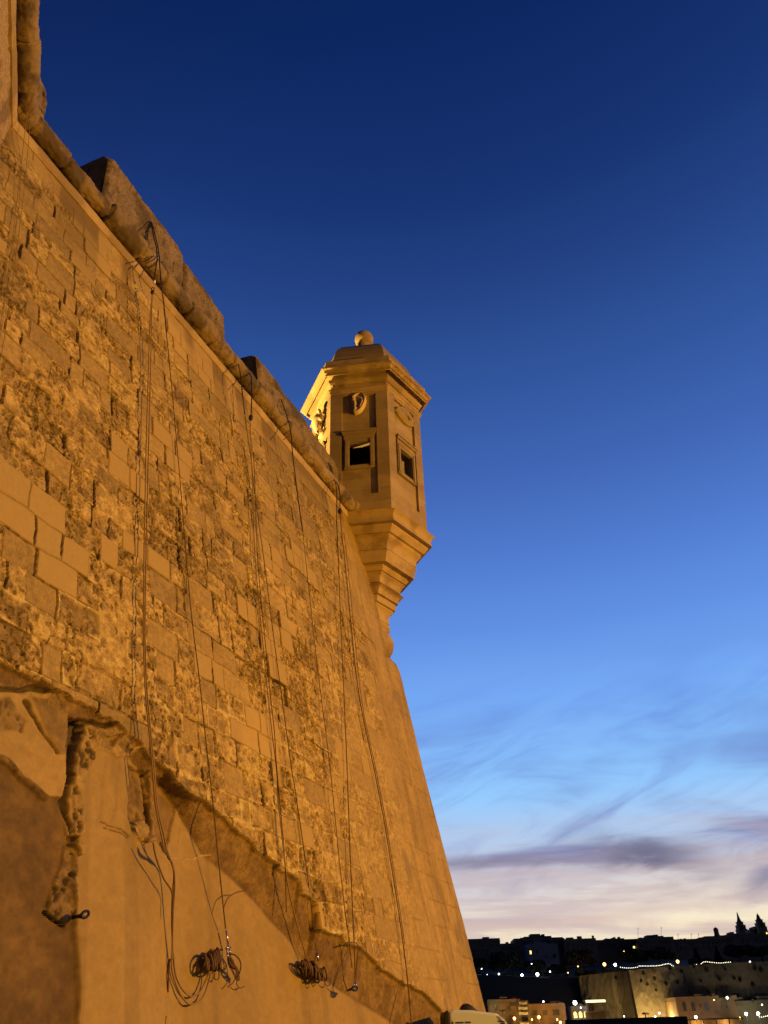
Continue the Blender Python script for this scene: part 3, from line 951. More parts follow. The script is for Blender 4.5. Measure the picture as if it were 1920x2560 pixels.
# ---- parapet merlons
def merlon(p0, d, n, L, z0, tops, th, name):
    """rough block: along d for L, thickness th backwards, top height list [(t, z)]; face leans back"""
    k = max(8, int(L / 0.016))
    nz_ = 64
    na_ = 12
    tx = np.array([t for t, _ in tops])
    tz = np.array([z for _, z in tops])
    rowsP = []
    for i in range(k):
        s = L * i / (k - 1)
        ztop = float(np.interp(s, tx, tz))
        col = []
        endr = 0.05 * (1 - min(1, min(s, L - s) / 0.06)) ** 2
        for j in range(nz_):
            z = z0 + (ztop - z0) * j / (nz_ - 1)
            nn = 0.07 * (float(fbm(np.array(s * 4 + L), np.array(z * 4.0))) - 0.5) + 0.03 * (float(fbm(np.array(s * 15), np.array(z * 15.0))) - 0.5)
            row_ = math.floor(z / 0.31)
            jx_ = ((s + 0.27 * (row_ % 2) + 0.11 * math.sin(row_ * 5.0)) / 0.58) % 1.0
            jd_ = min(min(jx_, 1 - jx_) * 0.58, min((z / 0.31) % 1.0, 1 - (z / 0.31) % 1.0) * 0.31)
            nn -= 0.022 * max(0.0, 1 - jd_ / 0.016)
            nn += 0.03 * (float(fbm(np.array(s * 34 + 7), np.array(z * 34.0), 3)) - 0.5)
            rnd = 0.09 * max(0, (j - nz_ + 8) / 7.0) ** 2
            col.append(p0 + d * s + n * (-BAT * 0.5 * (z - z0) + nn - rnd - endr) + ZA * z)
        for j in range(1, na_):
            b = th * j / (na_ - 1)
            nn = 0.04 * (float(fbm(np.array(s * 5), np.array(b * 5.0 + 50))) - 0.5)
            col.append(p0 + d * s + n * (-BAT * 0.5 * (ztop - z0) - 0.09 - b) + ZA * (ztop + 0.06 * b + nn))
        col.append(p0 + d * s + n * (-BAT * 0.5 * (ztop - z0) - 0.09 - th) + ZA * z0)
        rowsP.append(col)
    P = np.array(rowsP)
    # closed end caps: collapse a last column onto the face base line
    P = np.concatenate([np.repeat(P[:1, :1], P.shape[1], 1), P, np.repeat(P[-1:, :1], P.shape[1], 1)], 0)
    return grid_obj(name, P, M['parapet'], bastion, smooth=False)


PB = lambda s, z=9.66, o=-0.02: U * s + NH * (-3.2745 - BAT * z + o) + ZA * 0
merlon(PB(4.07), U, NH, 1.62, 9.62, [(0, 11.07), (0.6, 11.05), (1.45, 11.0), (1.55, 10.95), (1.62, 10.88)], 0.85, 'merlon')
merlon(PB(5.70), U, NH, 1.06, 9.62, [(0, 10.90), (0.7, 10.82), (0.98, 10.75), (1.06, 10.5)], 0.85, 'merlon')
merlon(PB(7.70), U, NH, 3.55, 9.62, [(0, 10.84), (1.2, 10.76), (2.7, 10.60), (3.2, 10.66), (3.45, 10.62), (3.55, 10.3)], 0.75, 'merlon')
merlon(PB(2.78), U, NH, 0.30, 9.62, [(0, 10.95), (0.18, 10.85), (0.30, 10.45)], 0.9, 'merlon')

# terrace behind the parapet
tb = MB()
tp = [PB(2.0) - UF * 8, PB(2.4), PB(11.2), wall_pt(11.2, 9.6) + UH * 13, wall_pt(2.0, 9.6) - NH * 13, PB(2.0) - UF * 8 - NH * 13]
tp = [np.array([p[0], p[1], 9.66]) for p in tp]
tb.add(tp, [tuple(range(6))])
tb.build('terrace', M['plinth'], bastion)

# ------------------------------------------------------------------ watchtower
AF = rad(-84.03)
HA = 1.14
CT = np.array([-0.32696, 12.74574, 0.0])


def adir(a):
    return np.array([math.sin(a), math.cos(a), 0.0])


VD = adir(AF + rad(60) + math.pi)
VR = adir(AF + math.pi)
HEX = [adir(AF + rad(60 * k)) for k in range(6)]


def face_frame(k):
    """outward normal and along-face axis (left to right seen from outside) of hexagon face k"""
    n = adir(AF - rad(90) - rad(60) * k)
    return n, np.cross(ZA, n)


tower = thing('watchtower', 'hexagonal limestone watchtower with carved ear and eye, corbelled off the corner of the bastion', 'watchtower', CT + ZA * 9.5)


def hex_loft(name, prof, mat, drift=None, sub=1, seedn=0.0):
    """prof: list of (r, z); six-sided loft about the tower axis"""
    vs, fs = [], []
    m = len(prof)
    for (r, z) in prof:
        sh = drift(z) if drift else np.zeros(3)
        for k in range(6):
            vs.append(CT + sh + HEX[k] * r + ZA * z)
    for i in range(m - 1):
        for k in range(6):
            l = (k + 1) % 6
            fs.append((i * 6 + l, i * 6 + k, (i + 1) * 6 + k, (i + 1) * 6 + l))
    fs.append(tuple(range(6)))
    fs.append(tuple((m - 1) * 6 + k for k in range(6))[::-1])
    o = mesh_obj(name, vs, fs, mat, tower)
    bv = o.modifiers.new('soft', 'BEVEL')
    bv.width = 0.004
    bv.segments = 2
    bv.limit_method = 'ANGLE'
    bv.angle_limit = rad(25)
    return o


def arc(r0, z0, r1, z1, bulge, n=6):
    out = []
    for i in range(n + 1):
        t = i / n
        b = bulge * math.sin(math.pi * t)
        dr, dz_ = r1 - r0, z1 - z0
        L = math.hypot(dr, dz_) + 1e-9
        out.append((r0 + dr * t + b * dz_ / L, z0 + dz_ * t - b * dr / L))
    return out


# shaft: walls with recessed panels and pierced windows
AP = HA * math.cos(rad(30))
HWF = HA / 2
IN_AP = AP - 0.24
shaft = MB()
lining = MB()
Z0, Z1 = 9.42, 12.44
PX, PZ0, PZ1 = 0.34, 9.87, 12.30
WX, WZ0, WZ1 = 0.20, 10.55, 11.10
PD = 0.05


def fp(k, x, z, o):
    n, e_ = face_frame(k)
    return CT + n * (AP + o) + e_ * x + ZA * z


for k in range(6):
    def quad(a, b, c_, d):
        shaft.add([fp(k, *a), fp(k, *b), fp(k, *c_), fp(k, *d)], [(0, 1, 2, 3)])

    def rect(x0, x1, z0, z1, o):
        quad((x0, z0, o), (x1, z0, o), (x1, z1, o), (x0, z1, o))
    rect(-HWF, -PX, Z0, Z1, 0)
    rect(PX, HWF, Z0, Z1, 0)
    rect(-PX, PX, Z0, PZ0, 0)
    rect(-PX, PX, PZ1, Z1, 0)
    # panel reveal
    quad((-PX, PZ0, 0), (-PX, PZ0, -PD), (-PX, PZ1, -PD), (-PX, PZ1, 0))
    quad((PX, PZ0, -PD), (PX, PZ0, 0), (PX, PZ1, 0), (PX, PZ1, -PD))
    quad((-PX, PZ0, 0), (PX, PZ0, 0), (PX, PZ0, -PD), (-PX, PZ0, -PD))
    quad((-PX, PZ1, -PD), (PX, PZ1, -PD), (PX, PZ1, 0), (-PX, PZ1, 0))
    # panel with window opening
    rect(-PX, -WX, PZ0, PZ1, -PD)
    rect(WX, PX, PZ0, PZ1, -PD)
    rect(-WX, WX, PZ0, WZ0, -PD)
    rect(-WX, WX, WZ1, PZ1, -PD)
    # window reveals through the wall, splayed a little
    T = -0.24
    sx = 0.05
    quad((-WX, WZ0, -PD), (-WX - sx, WZ0, T), (-WX - sx, WZ1 + sx, T), (-WX, WZ1, -PD))
    quad((WX + sx, WZ0, T), (WX, WZ0, -PD), (WX, WZ1, -PD), (WX + sx, WZ1 + sx, T))
    quad((-WX, WZ0, -PD), (WX, WZ0, -PD), (WX + sx, WZ0, T), (-WX - sx, WZ0, T))
    quad((-WX - sx, WZ1 + sx, T), (WX + sx, WZ1 + sx, T), (WX, WZ1, -PD), (-WX, WZ1, -PD))
    # inner wall, interior shade painted into its dark stone colour
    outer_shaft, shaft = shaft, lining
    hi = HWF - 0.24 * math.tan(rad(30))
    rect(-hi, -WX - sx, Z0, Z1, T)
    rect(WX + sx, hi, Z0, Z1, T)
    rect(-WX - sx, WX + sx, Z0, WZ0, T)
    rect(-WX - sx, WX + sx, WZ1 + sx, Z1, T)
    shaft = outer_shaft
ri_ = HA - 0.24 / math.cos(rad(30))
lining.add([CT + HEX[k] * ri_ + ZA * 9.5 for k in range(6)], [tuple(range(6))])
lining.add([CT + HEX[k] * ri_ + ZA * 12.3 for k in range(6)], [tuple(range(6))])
shaft.build('shaft', M['turret'], tower)
lining.build('inner_wall', stone_plain('interior_shade_stone', (0.05, 0.035, 0.02), (0.09, 0.064, 0.036), 3.0), tower)  # dark of the unlit inside is in this stone's colour

# window architraves with lugs and a little cornice
for k in range(6):
    fr = MB()

    def fbox(x0, x1, z0, z1, o0, o1):
        p = fp(k, x0, z0, o0)
        n, e_ = face_frame(k)
        fr.box(p, e_ * (x1 - x0), ZA * (z1 - z0), n * (o1 - o0))
    fbox(-0.29, -WX - 0.001, 10.47, 11.18, -PD - 0.02, 0.005)
    fbox(WX + 0.001, 0.29, 10.47, 11.18, -PD - 0.02, 0.005)
    fbox(-WX - 0.001, WX + 0.001, 10.47, WZ0 - 0.001, -PD - 0.02, 0.003)
    fbox(-WX - 0.001, WX + 0.001, WZ1 + 0.001, 11.18, -PD - 0.02, 0.003)
    fbox(-0.27, -0.215, 10.50, 11.15, 0.004, 0.022)
    fbox(0.215, 0.27, 10.50, 11.15, 0.004, 0.022)
    fbox(-0.30, 0.30, 11.181, 11.27, -PD - 0.02, 0.012)
    fbox(-0.325, 0.325, 11.271, 11.33, -PD - 0.02, 0.045)
    fbox(-0.335, 0.335, 11.331, 11.36, -PD - 0.02, 0.062)
    fr.build('window_frame', M['turret'], tower)

# entablature and cornice
corn = [(1.10, 12.36), (1.155, 12.37), (1.165, 12.42), (1.195, 12.435), (1.195, 12.465), (1.14, 12.475), (1.125, 12.48), (1.125, 12.59), (1.095, 12.595), (1.095, 12.615), (1.145, 12.62)]
corn += arc(1.15, 12.63, 1.205, 12.70, 0.012, 3) + [(1.205, 12.72), (1.12, 12.73), (1.12, 12.80), (1.275, 12.805), (1.285, 12.765), (1.305, 12.765), (1.305, 12.80), (1.29, 12.805), (1.29, 12.815), (1.335, 12.82)]
corn += arc(1.338, 12.825, 1.40, 12.875, -0.012, 4) + [(1.418, 12.882), (1.418, 12.915), (1.30, 12.955), (1.28, 12.96), (1.28, 12.975), (1.318, 12.98), (1.318, 13.03), (1.305, 13.05), (1.295, 13.17), (1.27, 13.19), (0.9, 13.27)]
hex_loft('cornice', corn, M['moulding'])
dome = [(1.0, 13.22), (1.05, 13.28), (1.045, 13.48), (1.0, 13.66), (0.93, 13.82), (0.80, 13.98), (0.69, 14.06), (0.5, 14.09), (0.3, 14.10)]
hex_loft('roof_dome', dome, M['dome'])
fin = MB()
npro = [(0.34, 14.05), (0.33, 14.15), (0.22, 14.24), (0.17, 14.35), (0.155, 14.55), (0.18, 14.63), (0.18, 14.67)]
for i in range(len(npro)):
    pass
sg = 24
vs = [CT + ZA * z + np.array([r * math.cos(2 * math.pi * k / sg), r * math.sin(2 * math.pi * k / sg), 0]) for r, z in npro for k in range(sg)]
fs = [(i * sg + k, i * sg + (k + 1) % sg, (i + 1) * sg + (k + 1) % sg, (i + 1) * sg + k) for i in range(len(npro) - 1) for k in range(sg)]
fin.add(vs, fs)
fin.ball(CT + ZA * 14.86, 0.215, 28, 18)
fin.build('ball_finial', M['moulding'], tower, smooth=True)

# corbel: torus, fascias, cavettos stepping in to the pendant
drift = lambda z: (VD - VR) * float(np.interp(z, [7.0, 8.0, 9.0], [0.13, 0.10, 0.0]))
cor = [(1.13, 9.44), (1.20, 9.43)] + arc(1.285, 9.425, 1.22, 9.215, 0.055, 8) + [(1.09, 9.222), (1.09, 9.205), (1.135, 9.20), (1.13, 9.16), (1.05, 9.065), (1.0, 9.062), (0.98, 9.04), (1.0, 9.02)]
cor += arc(0.995, 9.01, 0.90, 8.79, 0.035, 6) + [(0.875, 8.787), (0.875, 8.772), (0.912, 8.77), (0.912, 8.74), (0.89, 8.69), (0.87, 8.54), (0.74, 8.545), (0.74, 8.52), (0.77, 8.50), (0.72, 8.43), (0.685, 8.428), (0.685, 8.41)]
cor += arc(0.705, 8.40, 0.625, 8.24, 0.03, 5) + [(0.565, 8.238), (0.565, 8.205), (0.66, 8.19)] + arc(0.69, 8.17, 0.59, 8.03, 0.045, 6) + [(0.53, 8.028), (0.53, 8.01), (0.555, 8.0), (0.54, 7.90), (0.49, 7.895), (0.49, 7.88)]
cor += arc(0.505, 7.87, 0.43, 7.64, 0.045, 6) + [(0.36, 7.62), (0.28, 7.4), (0.2, 7.2)]
hex_loft('corbel', cor[::-1], M['moulding'], drift)
# pendant beads under the corbel
pend = MB()
pc = CT + drift(7.4)
ppr = [(0.30, 7.66), (0.34, 7.62), (0.385, 7.585), (0.40, 7.555), (0.385, 7.525), (0.345, 7.50), (0.335, 7.47), (0.36, 7.455), (0.375, 7.44), (0.41, 7.40), (0.44, 7.34), (0.455, 7.27), (0.445, 7.19), (0.41, 7.11), (0.35, 7.05), (0.25, 7.0), (0.05, 6.98)]
vs = [pc + ZA * z + np.array([(r + 0.04) * math.cos(2 * math.pi * k / 40), (r + 0.04) * math.sin(2 * math.pi * k / 40), 0]) for r, z in ppr for k in range(40)]
fs = [(i * 40 + k, i * 40 + (k + 1) % 40, (i + 1) * 40 + (k + 1) % 40, (i + 1) * 40 + k) for i in range(len(ppr) - 1) for k in range(40)]
pend.add(vs, fs)
pend.build('pendant', M['moulding'], tower, smooth=True)


# ---- relief carvings
def relief(name, face, x0, x1, z0, z1, nx, nz, hfun, mat):
    xs, zs = np.linspace(x0, x1, nx), np.linspace(z0, z1, nz)
    X, Zm = np.meshgrid(xs, zs)
    H = hfun(X, Zm)
    n, e_ = face_frame(face)
    P = CT[None, None] + n * (AP - PD) + e_ * X[..., None] + ZA * Zm[..., None] + n * H[..., None]
    # keep only cells that rise above the panel
    keep = H > -0.004
    idx = np.arange(nx * nz).reshape(nz, nx)
    fs_ = []
    for i in range(nz - 1):
        for j in range(nx - 1):
            if keep[i, j] or keep[i, j + 1] or keep[i + 1, j] or keep[i + 1, j + 1]:
                fs_.append((idx[i, j], idx[i, j + 1], idx[i + 1, j + 1], idx[i + 1, j]))
    used = sorted({i for f in fs_ for i in f})
    remap = {u: q for q, u in enumerate(used)}
    V = P.reshape(-1, 3)[used]
    return mesh_obj(name, V, [tuple(remap[i] for i in f) for f in fs_], mat, tower, smooth=True)


def pxm(pts):
    return [((X - 770) / 480 * 0.30, 12.085 + (632 - Y) / 730 * 0.53) for X, Y in pts]


EAR = pxm([(527, 480), (540, 400), (600, 330), (700, 285), (800, 272), (900, 300), (962, 360), (1005, 460), (1010, 560), (990, 660), (950, 760), (900, 850), (840, 930),
           (750, 980), (640, 1000), (575, 970), (572, 920), (605, 870), (600, 780), (598, 680), (592, 612), (548, 560)])
CONCHA = pxm([(650, 470), (740, 455), (840, 545), (862, 610), (840, 670), (790, 735), (740, 780), (690, 795), (662, 770), (702, 720), (715, 640), (700, 590), (655, 560), (690, 520)])
SCAPHA = pxm([(640, 440), (680, 375), (760, 335), (850, 330), (920, 390), (950, 470), (955, 560), (935, 660), (890, 740), (850, 800), (840, 780), (880, 700), (905, 620), (905, 530), (880, 440), (820, 385), (760, 380), (700, 420), (690, 450)])


def ear_h(X, Zm):
    d = sdist(X, Zm, EAR)
    base = 0.088 * sstep(-0.006, 0.022, d) - 0.02 * (1 - sstep(-0.006, 0.0, d))
    base = base - 0.03 * sstep(0.03, 0.09, d)
    lean = 0.018 * sstep(-0.15, 0.15, X) 
    dc = sdist(X, Zm, CONCHA)
    dsc = sdist(X, Zm, SCAPHA)
    hh = base + lean * (d > 0)
    hh = hh - 0.070 * sstep(-0.008, 0.022, dc) - 0.040 * sstep(-0.008, 0.012, dsc)
    ridge = seg_dist(X, Zm, pxm([(640, 500), (760, 480), (850, 500), (895, 600), (870, 700), (800, 790)]), False)
    hh = hh + 0.028 * np.exp(-(ridge / 0.02) ** 2) * (d > 0)
    return np.where(d > -0.012, hh, -0.02)


relief('ear_carving', 0, -0.17, 0.17, 11.78, 12.38, 110, 180, ear_h, M['carving'])


def eye_h(X, Zm):
    x = X - 0.035
    z = Zm - 12.035
    # tilted almond
    q_ = np.clip(1 - (x / 0.30) ** 2, 0, 1)
    up = 0.15 * q_ ** 0.75
    lo = -0.115 * q_ ** 0.85
    dU, dL = up - z, z - lo
    din = np.minimum(dU, dL)
    wide = np.abs(x) < 0.335
    # heavy upper lid standing out over the ball, thinner lower lid
    lidU = 0.085 * sstep(-0.065, -0.045, dU) * sstep(0.012, -0.004, dU) * wide * (x > -0.30)
    lidL = 0.06 * sstep(-0.045, -0.03, dL) * sstep(0.012, -0.002, dL) * wide
    ball = 0.03 + 0.075 * np.sqrt(np.clip(1 - (x / 0.30) ** 2 - (z / 0.19) ** 2, 0, 1))
    rp = np.hypot(x - 0.05, z - 0.005)
    iris = 0.016 * np.exp(-((rp - 0.092) / 0.010) ** 2)
    hole = sstep(0.062, 0.048, rp)
    hh = np.where(din > 0.0, (ball + iris) * (1 - hole) + 0.004 * hole, 0.0)
    hh = np.maximum(hh, np.maximum(lidU, lidL))
    lash = (np.abs(((x + 0.5 * z) / 0.05) % 1 - 0.5) < 0.27) * sstep(-0.115, -0.105, dU) * sstep(-0.05, -0.06, dU) * (x > -0.06) * (x < 0.30)
    hh = np.maximum(hh, 0.06 * lash)
    return np.where(hh > 0.003, hh, -0.02)


relief('eye_carving', 1, -0.31, 0.36, 11.86, 12.27, 150, 110, eye_h, M['turret'])

# crane holding a stone on the landward face
crane = MB()
cp = lambda x, z, o: fp(5, x, z, o)
body = cspline([cp(0.16, 12.10, 0.02), cp(0.08, 12.14, 0.06), cp(-0.02, 12.12, 0.07), cp(-0.10, 12.04, 0.04), cp(-0.16, 11.96, 0.0)], 5)
crane.tube(body, [0.03 + 0.085 * math.sin(math.pi * (0.08 + 0.84 * i / (len(body) - 1))) for i in range(len(body))], 12)
neck = cspline([cp(0.10, 12.15, 0.06), cp(0.19, 12.20, 0.09), cp(0.15, 12.28, 0.10), cp(0.06, 12.27, 0.10), cp(0.02, 12.21, 0.12)], 5)
crane.tube(neck, [0.04 - 0.02 * i / (len(neck) - 1) for i in range(len(neck))], 8)
crane.tube([cp(0.02, 12.06, 0.03), cp(0.03, 11.93, 0.0), cp(0.04, 11.82, -0.03)], 0.018, 7)
crane.tube([cp(-0.04, 12.05, 0.03), cp(-0.12, 11.95, 0.05), cp(-0.05, 11.88, 0.05)], 0.016, 7)
crane.ball(cp(-0.04, 11.86, 0.05), 0.035, 10, 8)
crane.box(cp(-0.12, 11.77, -PD - 0.01), face_frame(5)[1] * 0.26, ZA * 0.05, face_frame(5)[0] * 0.07)
crane.build('bird_carving', M['carving'], tower, smooth=True)

# ------------------------------------------------------------------ ropes on the wall
def rope_pts(pix):
    return [on_wall(x, y, o) for x, y, o in pix]


def strand(mb, pix, r, wob=0.0, n=8):
    pts = cspline(rope_pts(pix), n)
    r = r * 0.68
    if wob:
        pts = [p + U * wob * (random.random() - 0.5) for p in pts]
    mb.tube(pts, r, 6)
    return mb


def rope_thing(name, label, cat, base, group='ropes and cables hanging down the bastion wall'):
    return thing(name, label, cat, base, group)


# loose pair of pale ropes near the re-entrant corner
t = rope_thing('rope', 'thin pale pair of ropes beside the re-entrant corner, farthest left of all', 'rope', on_wall(45, 480))
for dpx, nm in ((0, 'strand'), (-14, 'strand')):
    strand(MB(), [(88 + dpx * 0.4, 168, 0.30), (80 + dpx * 0.5, 240, 0.24), (66 + dpx, 420, 0.05), (40 + dpx, 640, 0.03), (8 + dpx, 860, 0.03), (-40, 1100, 0.03)], 0.0045).build(nm, M['tan_rope'], t, True)
t = rope_thing('cable', 'short black cable looped over the cordon at the top left corner', 'cable', on_wall(92, 130))
strand(MB(), [(95, 105, 0.30), (98, 128, 0.32), (93, 150, 0.30), (89, 168, 0.28)], 0.010).build('strand', M['black_rope'], t, True)
strand(MB(), [(94, 131, 0.30), (80, 142, 0.27), (62, 149, 0.23), (48, 153, 0.12)], 0.008).build('strand', M['black_rope'], t, True)

# first bundle: black cables over the nearest merlon
t = rope_thing('cable', 'black cables knotted over the nearest merlon, with a white tag', 'cable', on_wall(378, 560, -0.1))
strand(MB(), [(374, 552, 0.07), (371, 575, 0.15), (368, 599, 0.17)], 0.010).build('strand', M['black_rope'], t, True)
strand(MB(), [(377, 554, 0.07), (384, 590, 0.15), (390, 615, 0.20), (393, 642, 0.27), (390, 668, 0.28), (385, 702, 0.24)], 0.011).build('strand', M['black_rope'], t, True)
strand(MB(), [(392, 640, 0.27), (394, 650, 0.28), (388, 662, 0.28), (378, 668, 0.26), (370, 671, 0.24)], 0.009).build('strand', M['black_rope'], t, True)
strand(MB(), [(391, 640, 0.27), (384, 649, 0.27), (374, 654, 0.26), (363, 658, 0.24)], 0.009).build('strand', M['black_rope'], t, True)
tg = MB()
p = on_wall(381, 706, 0.22)
tg.box(p, U * 0.03, NH * 0.02, ZA * 0.05)
tg.build('tag', M['white_tag'], t)
sk = MB()
sk.tube([on_wall(382 + 3.2 * math.cos(a), 723 + 4.5 * math.sin(a), 0.2) for a in np.linspace(0, 2 * math.pi, 13)[:-1]], 0.005, 6, True)
sk.ball(on_wall(381, 731, 0.2), (0.022, 0.022, 0.036), 10, 8)
sk.build('shackle', M['dark_iron'], t, True)

R2PIX = [(379, 555, 0.07), (388, 590, 0.15), (396, 625, 0.21), (400, 670, 0.26), (404, 720, 0.24), (409, 755, 0.18), (416, 830, 0.10), (430, 975, 0.06), (450, 1200, 0.05), (475, 1500, 0.05), (498, 1695, 0.05),
         (520, 1900, 0.05), (534, 2020, 0.04), (544, 2128, -0.02), (558, 2264, -0.10), (564, 2322, -0.14)]
t = rope_thing('rope', 'thin dark rope ending in a steel rod, shackle and big coil on the plaster', 'rope', on_wall(500, 1700))
strand(MB(), R2PIX[:7], 0.011).build('strand', M['black_rope'], t, True)
strand(MB(), R2PIX[6:], 0.0075).build('strand', M['brown_rope'], t, True)
hk = MB()
strand(hk, [(558, 2278, -0.11), (562, 2262, -0.11), (571, 2244, -0.10), (592, 2231, -0.08), (616, 2227, -0.06)], 0.006)
hk.build('wire_tail', M['brown_rope'], t, True)
rd = MB()
rd.tube([on_wall(565, 2326, -0.14), on_wall(570.5, 2366, -0.15)], 0.0085, 8)
rd.build('steel_rod', M['steel'], t, True)
sk = MB()
for dd in (-3.4, 3.4):
    sk.tube([on_wall(570.5 + dd, 2370, -0.14), on_wall(572 + dd, 2386, -0.14)], 0.007, 7)
sk.tube([on_wall(565, 2370, -0.14), on_wall(577, 2369, -0.14)], 0.008, 7)
sk.tube([on_wall(567.5, 2386, -0.13), on_wall(571.5, 2392, -0.13), on_wall(576, 2387, -0.13)], 0.007, 7)
sk.build('shackle', M['steel'], t, True)


def coil(mb, cx, cy, axx, axy, turns, ra, rb_, spread, off, r, jitter=2.0, seed=1):
    r = r * 1.05
    """hank of rope: loops stacked along (axx, axy), seen side on, in wall pixels"""
    rg = random.Random(seed)
    for k in range(turns):
        f = k / (turns - 1) - 0.5
        ox, oy = cx + axx * f + rg.uniform(-jitter, jitter), cy + axy * f + rg.uniform(-jitter, jitter)
        w_, h_ = ra * rg.uniform(0.8, 1.1), rb_ * rg.uniform(0.85, 1.12)
        ph = rg.uniform(-0.9, 0.9)
        tw = rg.uniform(0.1, 0.75)
        pts = []
        for a in np.linspace(0, 2 * math.pi, 17)[:-1]:
            pts.append(on_wall(ox + w_ * math.cos(a + ph) * tw + w_ * 0.3 * math.sin(a + 0.5 * ph), oy + h_ * math.sin(a + ph), off + spread * math.cos(a)))
        mb.tube(pts, r, 6, True)
    return mb


ck_ = MB()
coil(ck_, 531, 2402, 30, -10, 10, 12, 23, 0.05, -0.12, 0.0085, 2.0, 3)
strand(ck_, [(522, 2415, -0.130), (513, 2405, -0.110), (511, 2424, -0.110), (520, 2436, -0.130), (530, 2432, -0.150)], 0.008)
strand(ck_, [(536, 2432, -0.150), (536, 2446, -0.150), (544, 2449, -0.150), (548, 2438, -0.150), (545, 2415, -0.150)], 0.007)
ck_.build('rope_coil', M['brown_rope'], t, True)
hk2 = MB()
for i in range(9):
    q = random.Random(20 + i)
    a, b = q.uniform(-8, 8), q.uniform(-9, 9)
    strand(hk2, [(571 + a * 0.3, 2388, -0.140), (578 + a, 2410, -0.11 + 0.004 * b), (588 + b, 2428, -0.110), (594 + a * 0.6, 2446 + q.uniform(-4, 6), -0.130)], 0.0085, 0.004)
strand(hk2, [(572, 2384, -0.140), (588, 2388, -0.100), (600, 2402, -0.090), (602, 2420, -0.090), (594, 2444, -0.120)], 0.008)
strand(hk2, [(590, 2440, -0.130), (584, 2455, -0.140), (574, 2464, -0.150), (569, 2468, -0.150)], 0.006)
strand(hk2, [(594, 2442, -0.130), (592, 2460, -0.140), (600, 2470, -0.150), (612, 2466, -0.150)], 0.006)
hk2.build('rope_coil', M['brown_rope'], t, True)

# the two-strand tan rope with its long slack loop
t = rope_thing('rope', 'doubled tan rope down the left of the wall, slack loop swinging low over the plaster', 'rope', on_wall(365, 1200))
A1 = [(381, 735, 0.20), (376, 790, 0.14), (372, 900, 0.09), (366, 1100, 0.09), (361, 1350, 0.09), (359, 1550, 0.09), (362, 1700, 0.10), (373, 1830, 0.10), (379, 1894, 0.10), (389, 2011, 0.08), (404, 2089, 0.04), (413, 2128, 0.01),
      (428, 2155, -0.02), (435, 2186, -0.05), (431, 2244, -0.09), (430, 2322, -0.12), (436, 2419, -0.14), (447, 2458, -0.15), (463, 2481, -0.15), (482, 2491, -0.15), (501, 2478, -0.15), (517, 2446, -0.14), (524, 2428, -0.13)]
strand(MB(), A1, 0.0095).build('strand', M['tan_rope'], t, True)
A2 = [(382, 736, 0.19), (379, 790, 0.13), (377, 900, 0.08), (372, 1100, 0.08), (366, 1350, 0.08), (363, 1550, 0.08), (366, 1700, 0.09), (377, 1830, 0.09), (383, 1894, 0.09), (393, 2011, 0.07), (409, 2085, 0.04), (420, 2135, 0.02),
      (433, 2165, -0.03), (437, 2210, -0.06), (433, 2290, -0.10), (431, 2370, -0.13), (430, 2425, -0.14), (447, 2477, -0.15), (466, 2505, -0.15), (482, 2510, -0.15), (505, 2497, -0.15), (521, 2458, -0.14), (527, 2432, -0.13)]
strand(MB(), A2, 0.0095).build('strand', M['tan_rope'], t, True)
strand(MB(), [(383, 2108, 0.05), (389, 2140, 0.02), (408, 2194, -0.04), (430, 2232, -0.07), (431, 2290, -0.08)], 0.008).build('strand', M['brown_rope'], t, True)
kn = MB()
for i in range(5):
    q = random.Random(i)
    strand(kn, [(402 + q.uniform(-3, 3), 2108 + q.uniform(-4, 4), 0.05), (412 + q.uniform(-5, 5), 2126 + q.uniform(-6, 6), 0.06), (424 + q.uniform(-3, 3), 2148 + q.uniform(-5, 5), 0.0)], 0.010)
kn.build('knot', M['brown_rope'], t, True)
t = rope_thing('rope', 'short dark mark standing upright on the plaster left of the slack loop', 'rope', on_wall(422, 2440))
strand(MB(), [(425, 2398, -0.17), (422, 2420, -0.16), (421, 2450, -0.16), (420, 2481, -0.17)], 0.010).build('strand', M['brown_rope'], t, True)  # short upright dark mark, built as a strand
t = rope_thing('rope', 'stub of dark rope at the lower picture edge on the plaster', 'rope', on_wall(413, 2550))
strand(MB(), [(415, 2541, -0.17), (412, 2555, -0.17), (408, 2600, -0.17)], 0.011).build('strand', M['brown_rope'], t, True)

# second bundle at the embrasure
t = rope_thing('cable', 'black cable hanging in the embrasure beside the second merlon, its end dangling', 'cable', on_wall(628, 960, 0.2))
strand(MB(), [(610, 922, 0.14), (620, 929, 0.20), (627, 940, 0.26), (629, 960, 0.28), (629, 1000, 0.27), (628, 1030, 0.26), (626, 1052, 0.24)], 0.012).build('strand', M['black_rope'], t, True)
strand(MB(), [(628, 952, 0.27), (622, 965, 0.27), (614, 970, 0.26), (606, 974, 0.22)], 0.008).build('strand', M['black_rope'], t, True)
kb = MB()
kb.ball(on_wall(627, 1044, 0.25), (0.03, 0.03, 0.05), 8, 6)
kb.build('knot', M['black_rope'], t, True)
t = rope_thing('rope', 'rope from the second merlon down to a small coil on the plaster', 'rope', on_wall(660, 1400))
R3 = [(592, 896, 0.14), (599, 925, 0.24), (603, 955, 0.27), (607, 993, 0.25), (612, 1035, 0.18), (620, 1095, 0.10), (630, 1165, 0.06), (637, 1234, 0.05), (660, 1400, 0.05), (680, 1560, 0.05), (698, 1695, 0.05), (726, 1900, 0.05), (736, 1964, 0.05),
      (756, 2098, 0.05), (776, 2246, -0.02), (789, 2360, -0.11), (793, 2376, -0.13)]
strand(MB(), R3[:5], 0.011).build('strand', M['black_rope'], t, True)
strand(MB(), R3[4:], 0.0075).build('strand', M['brown_rope'], t, True)
rd = MB()
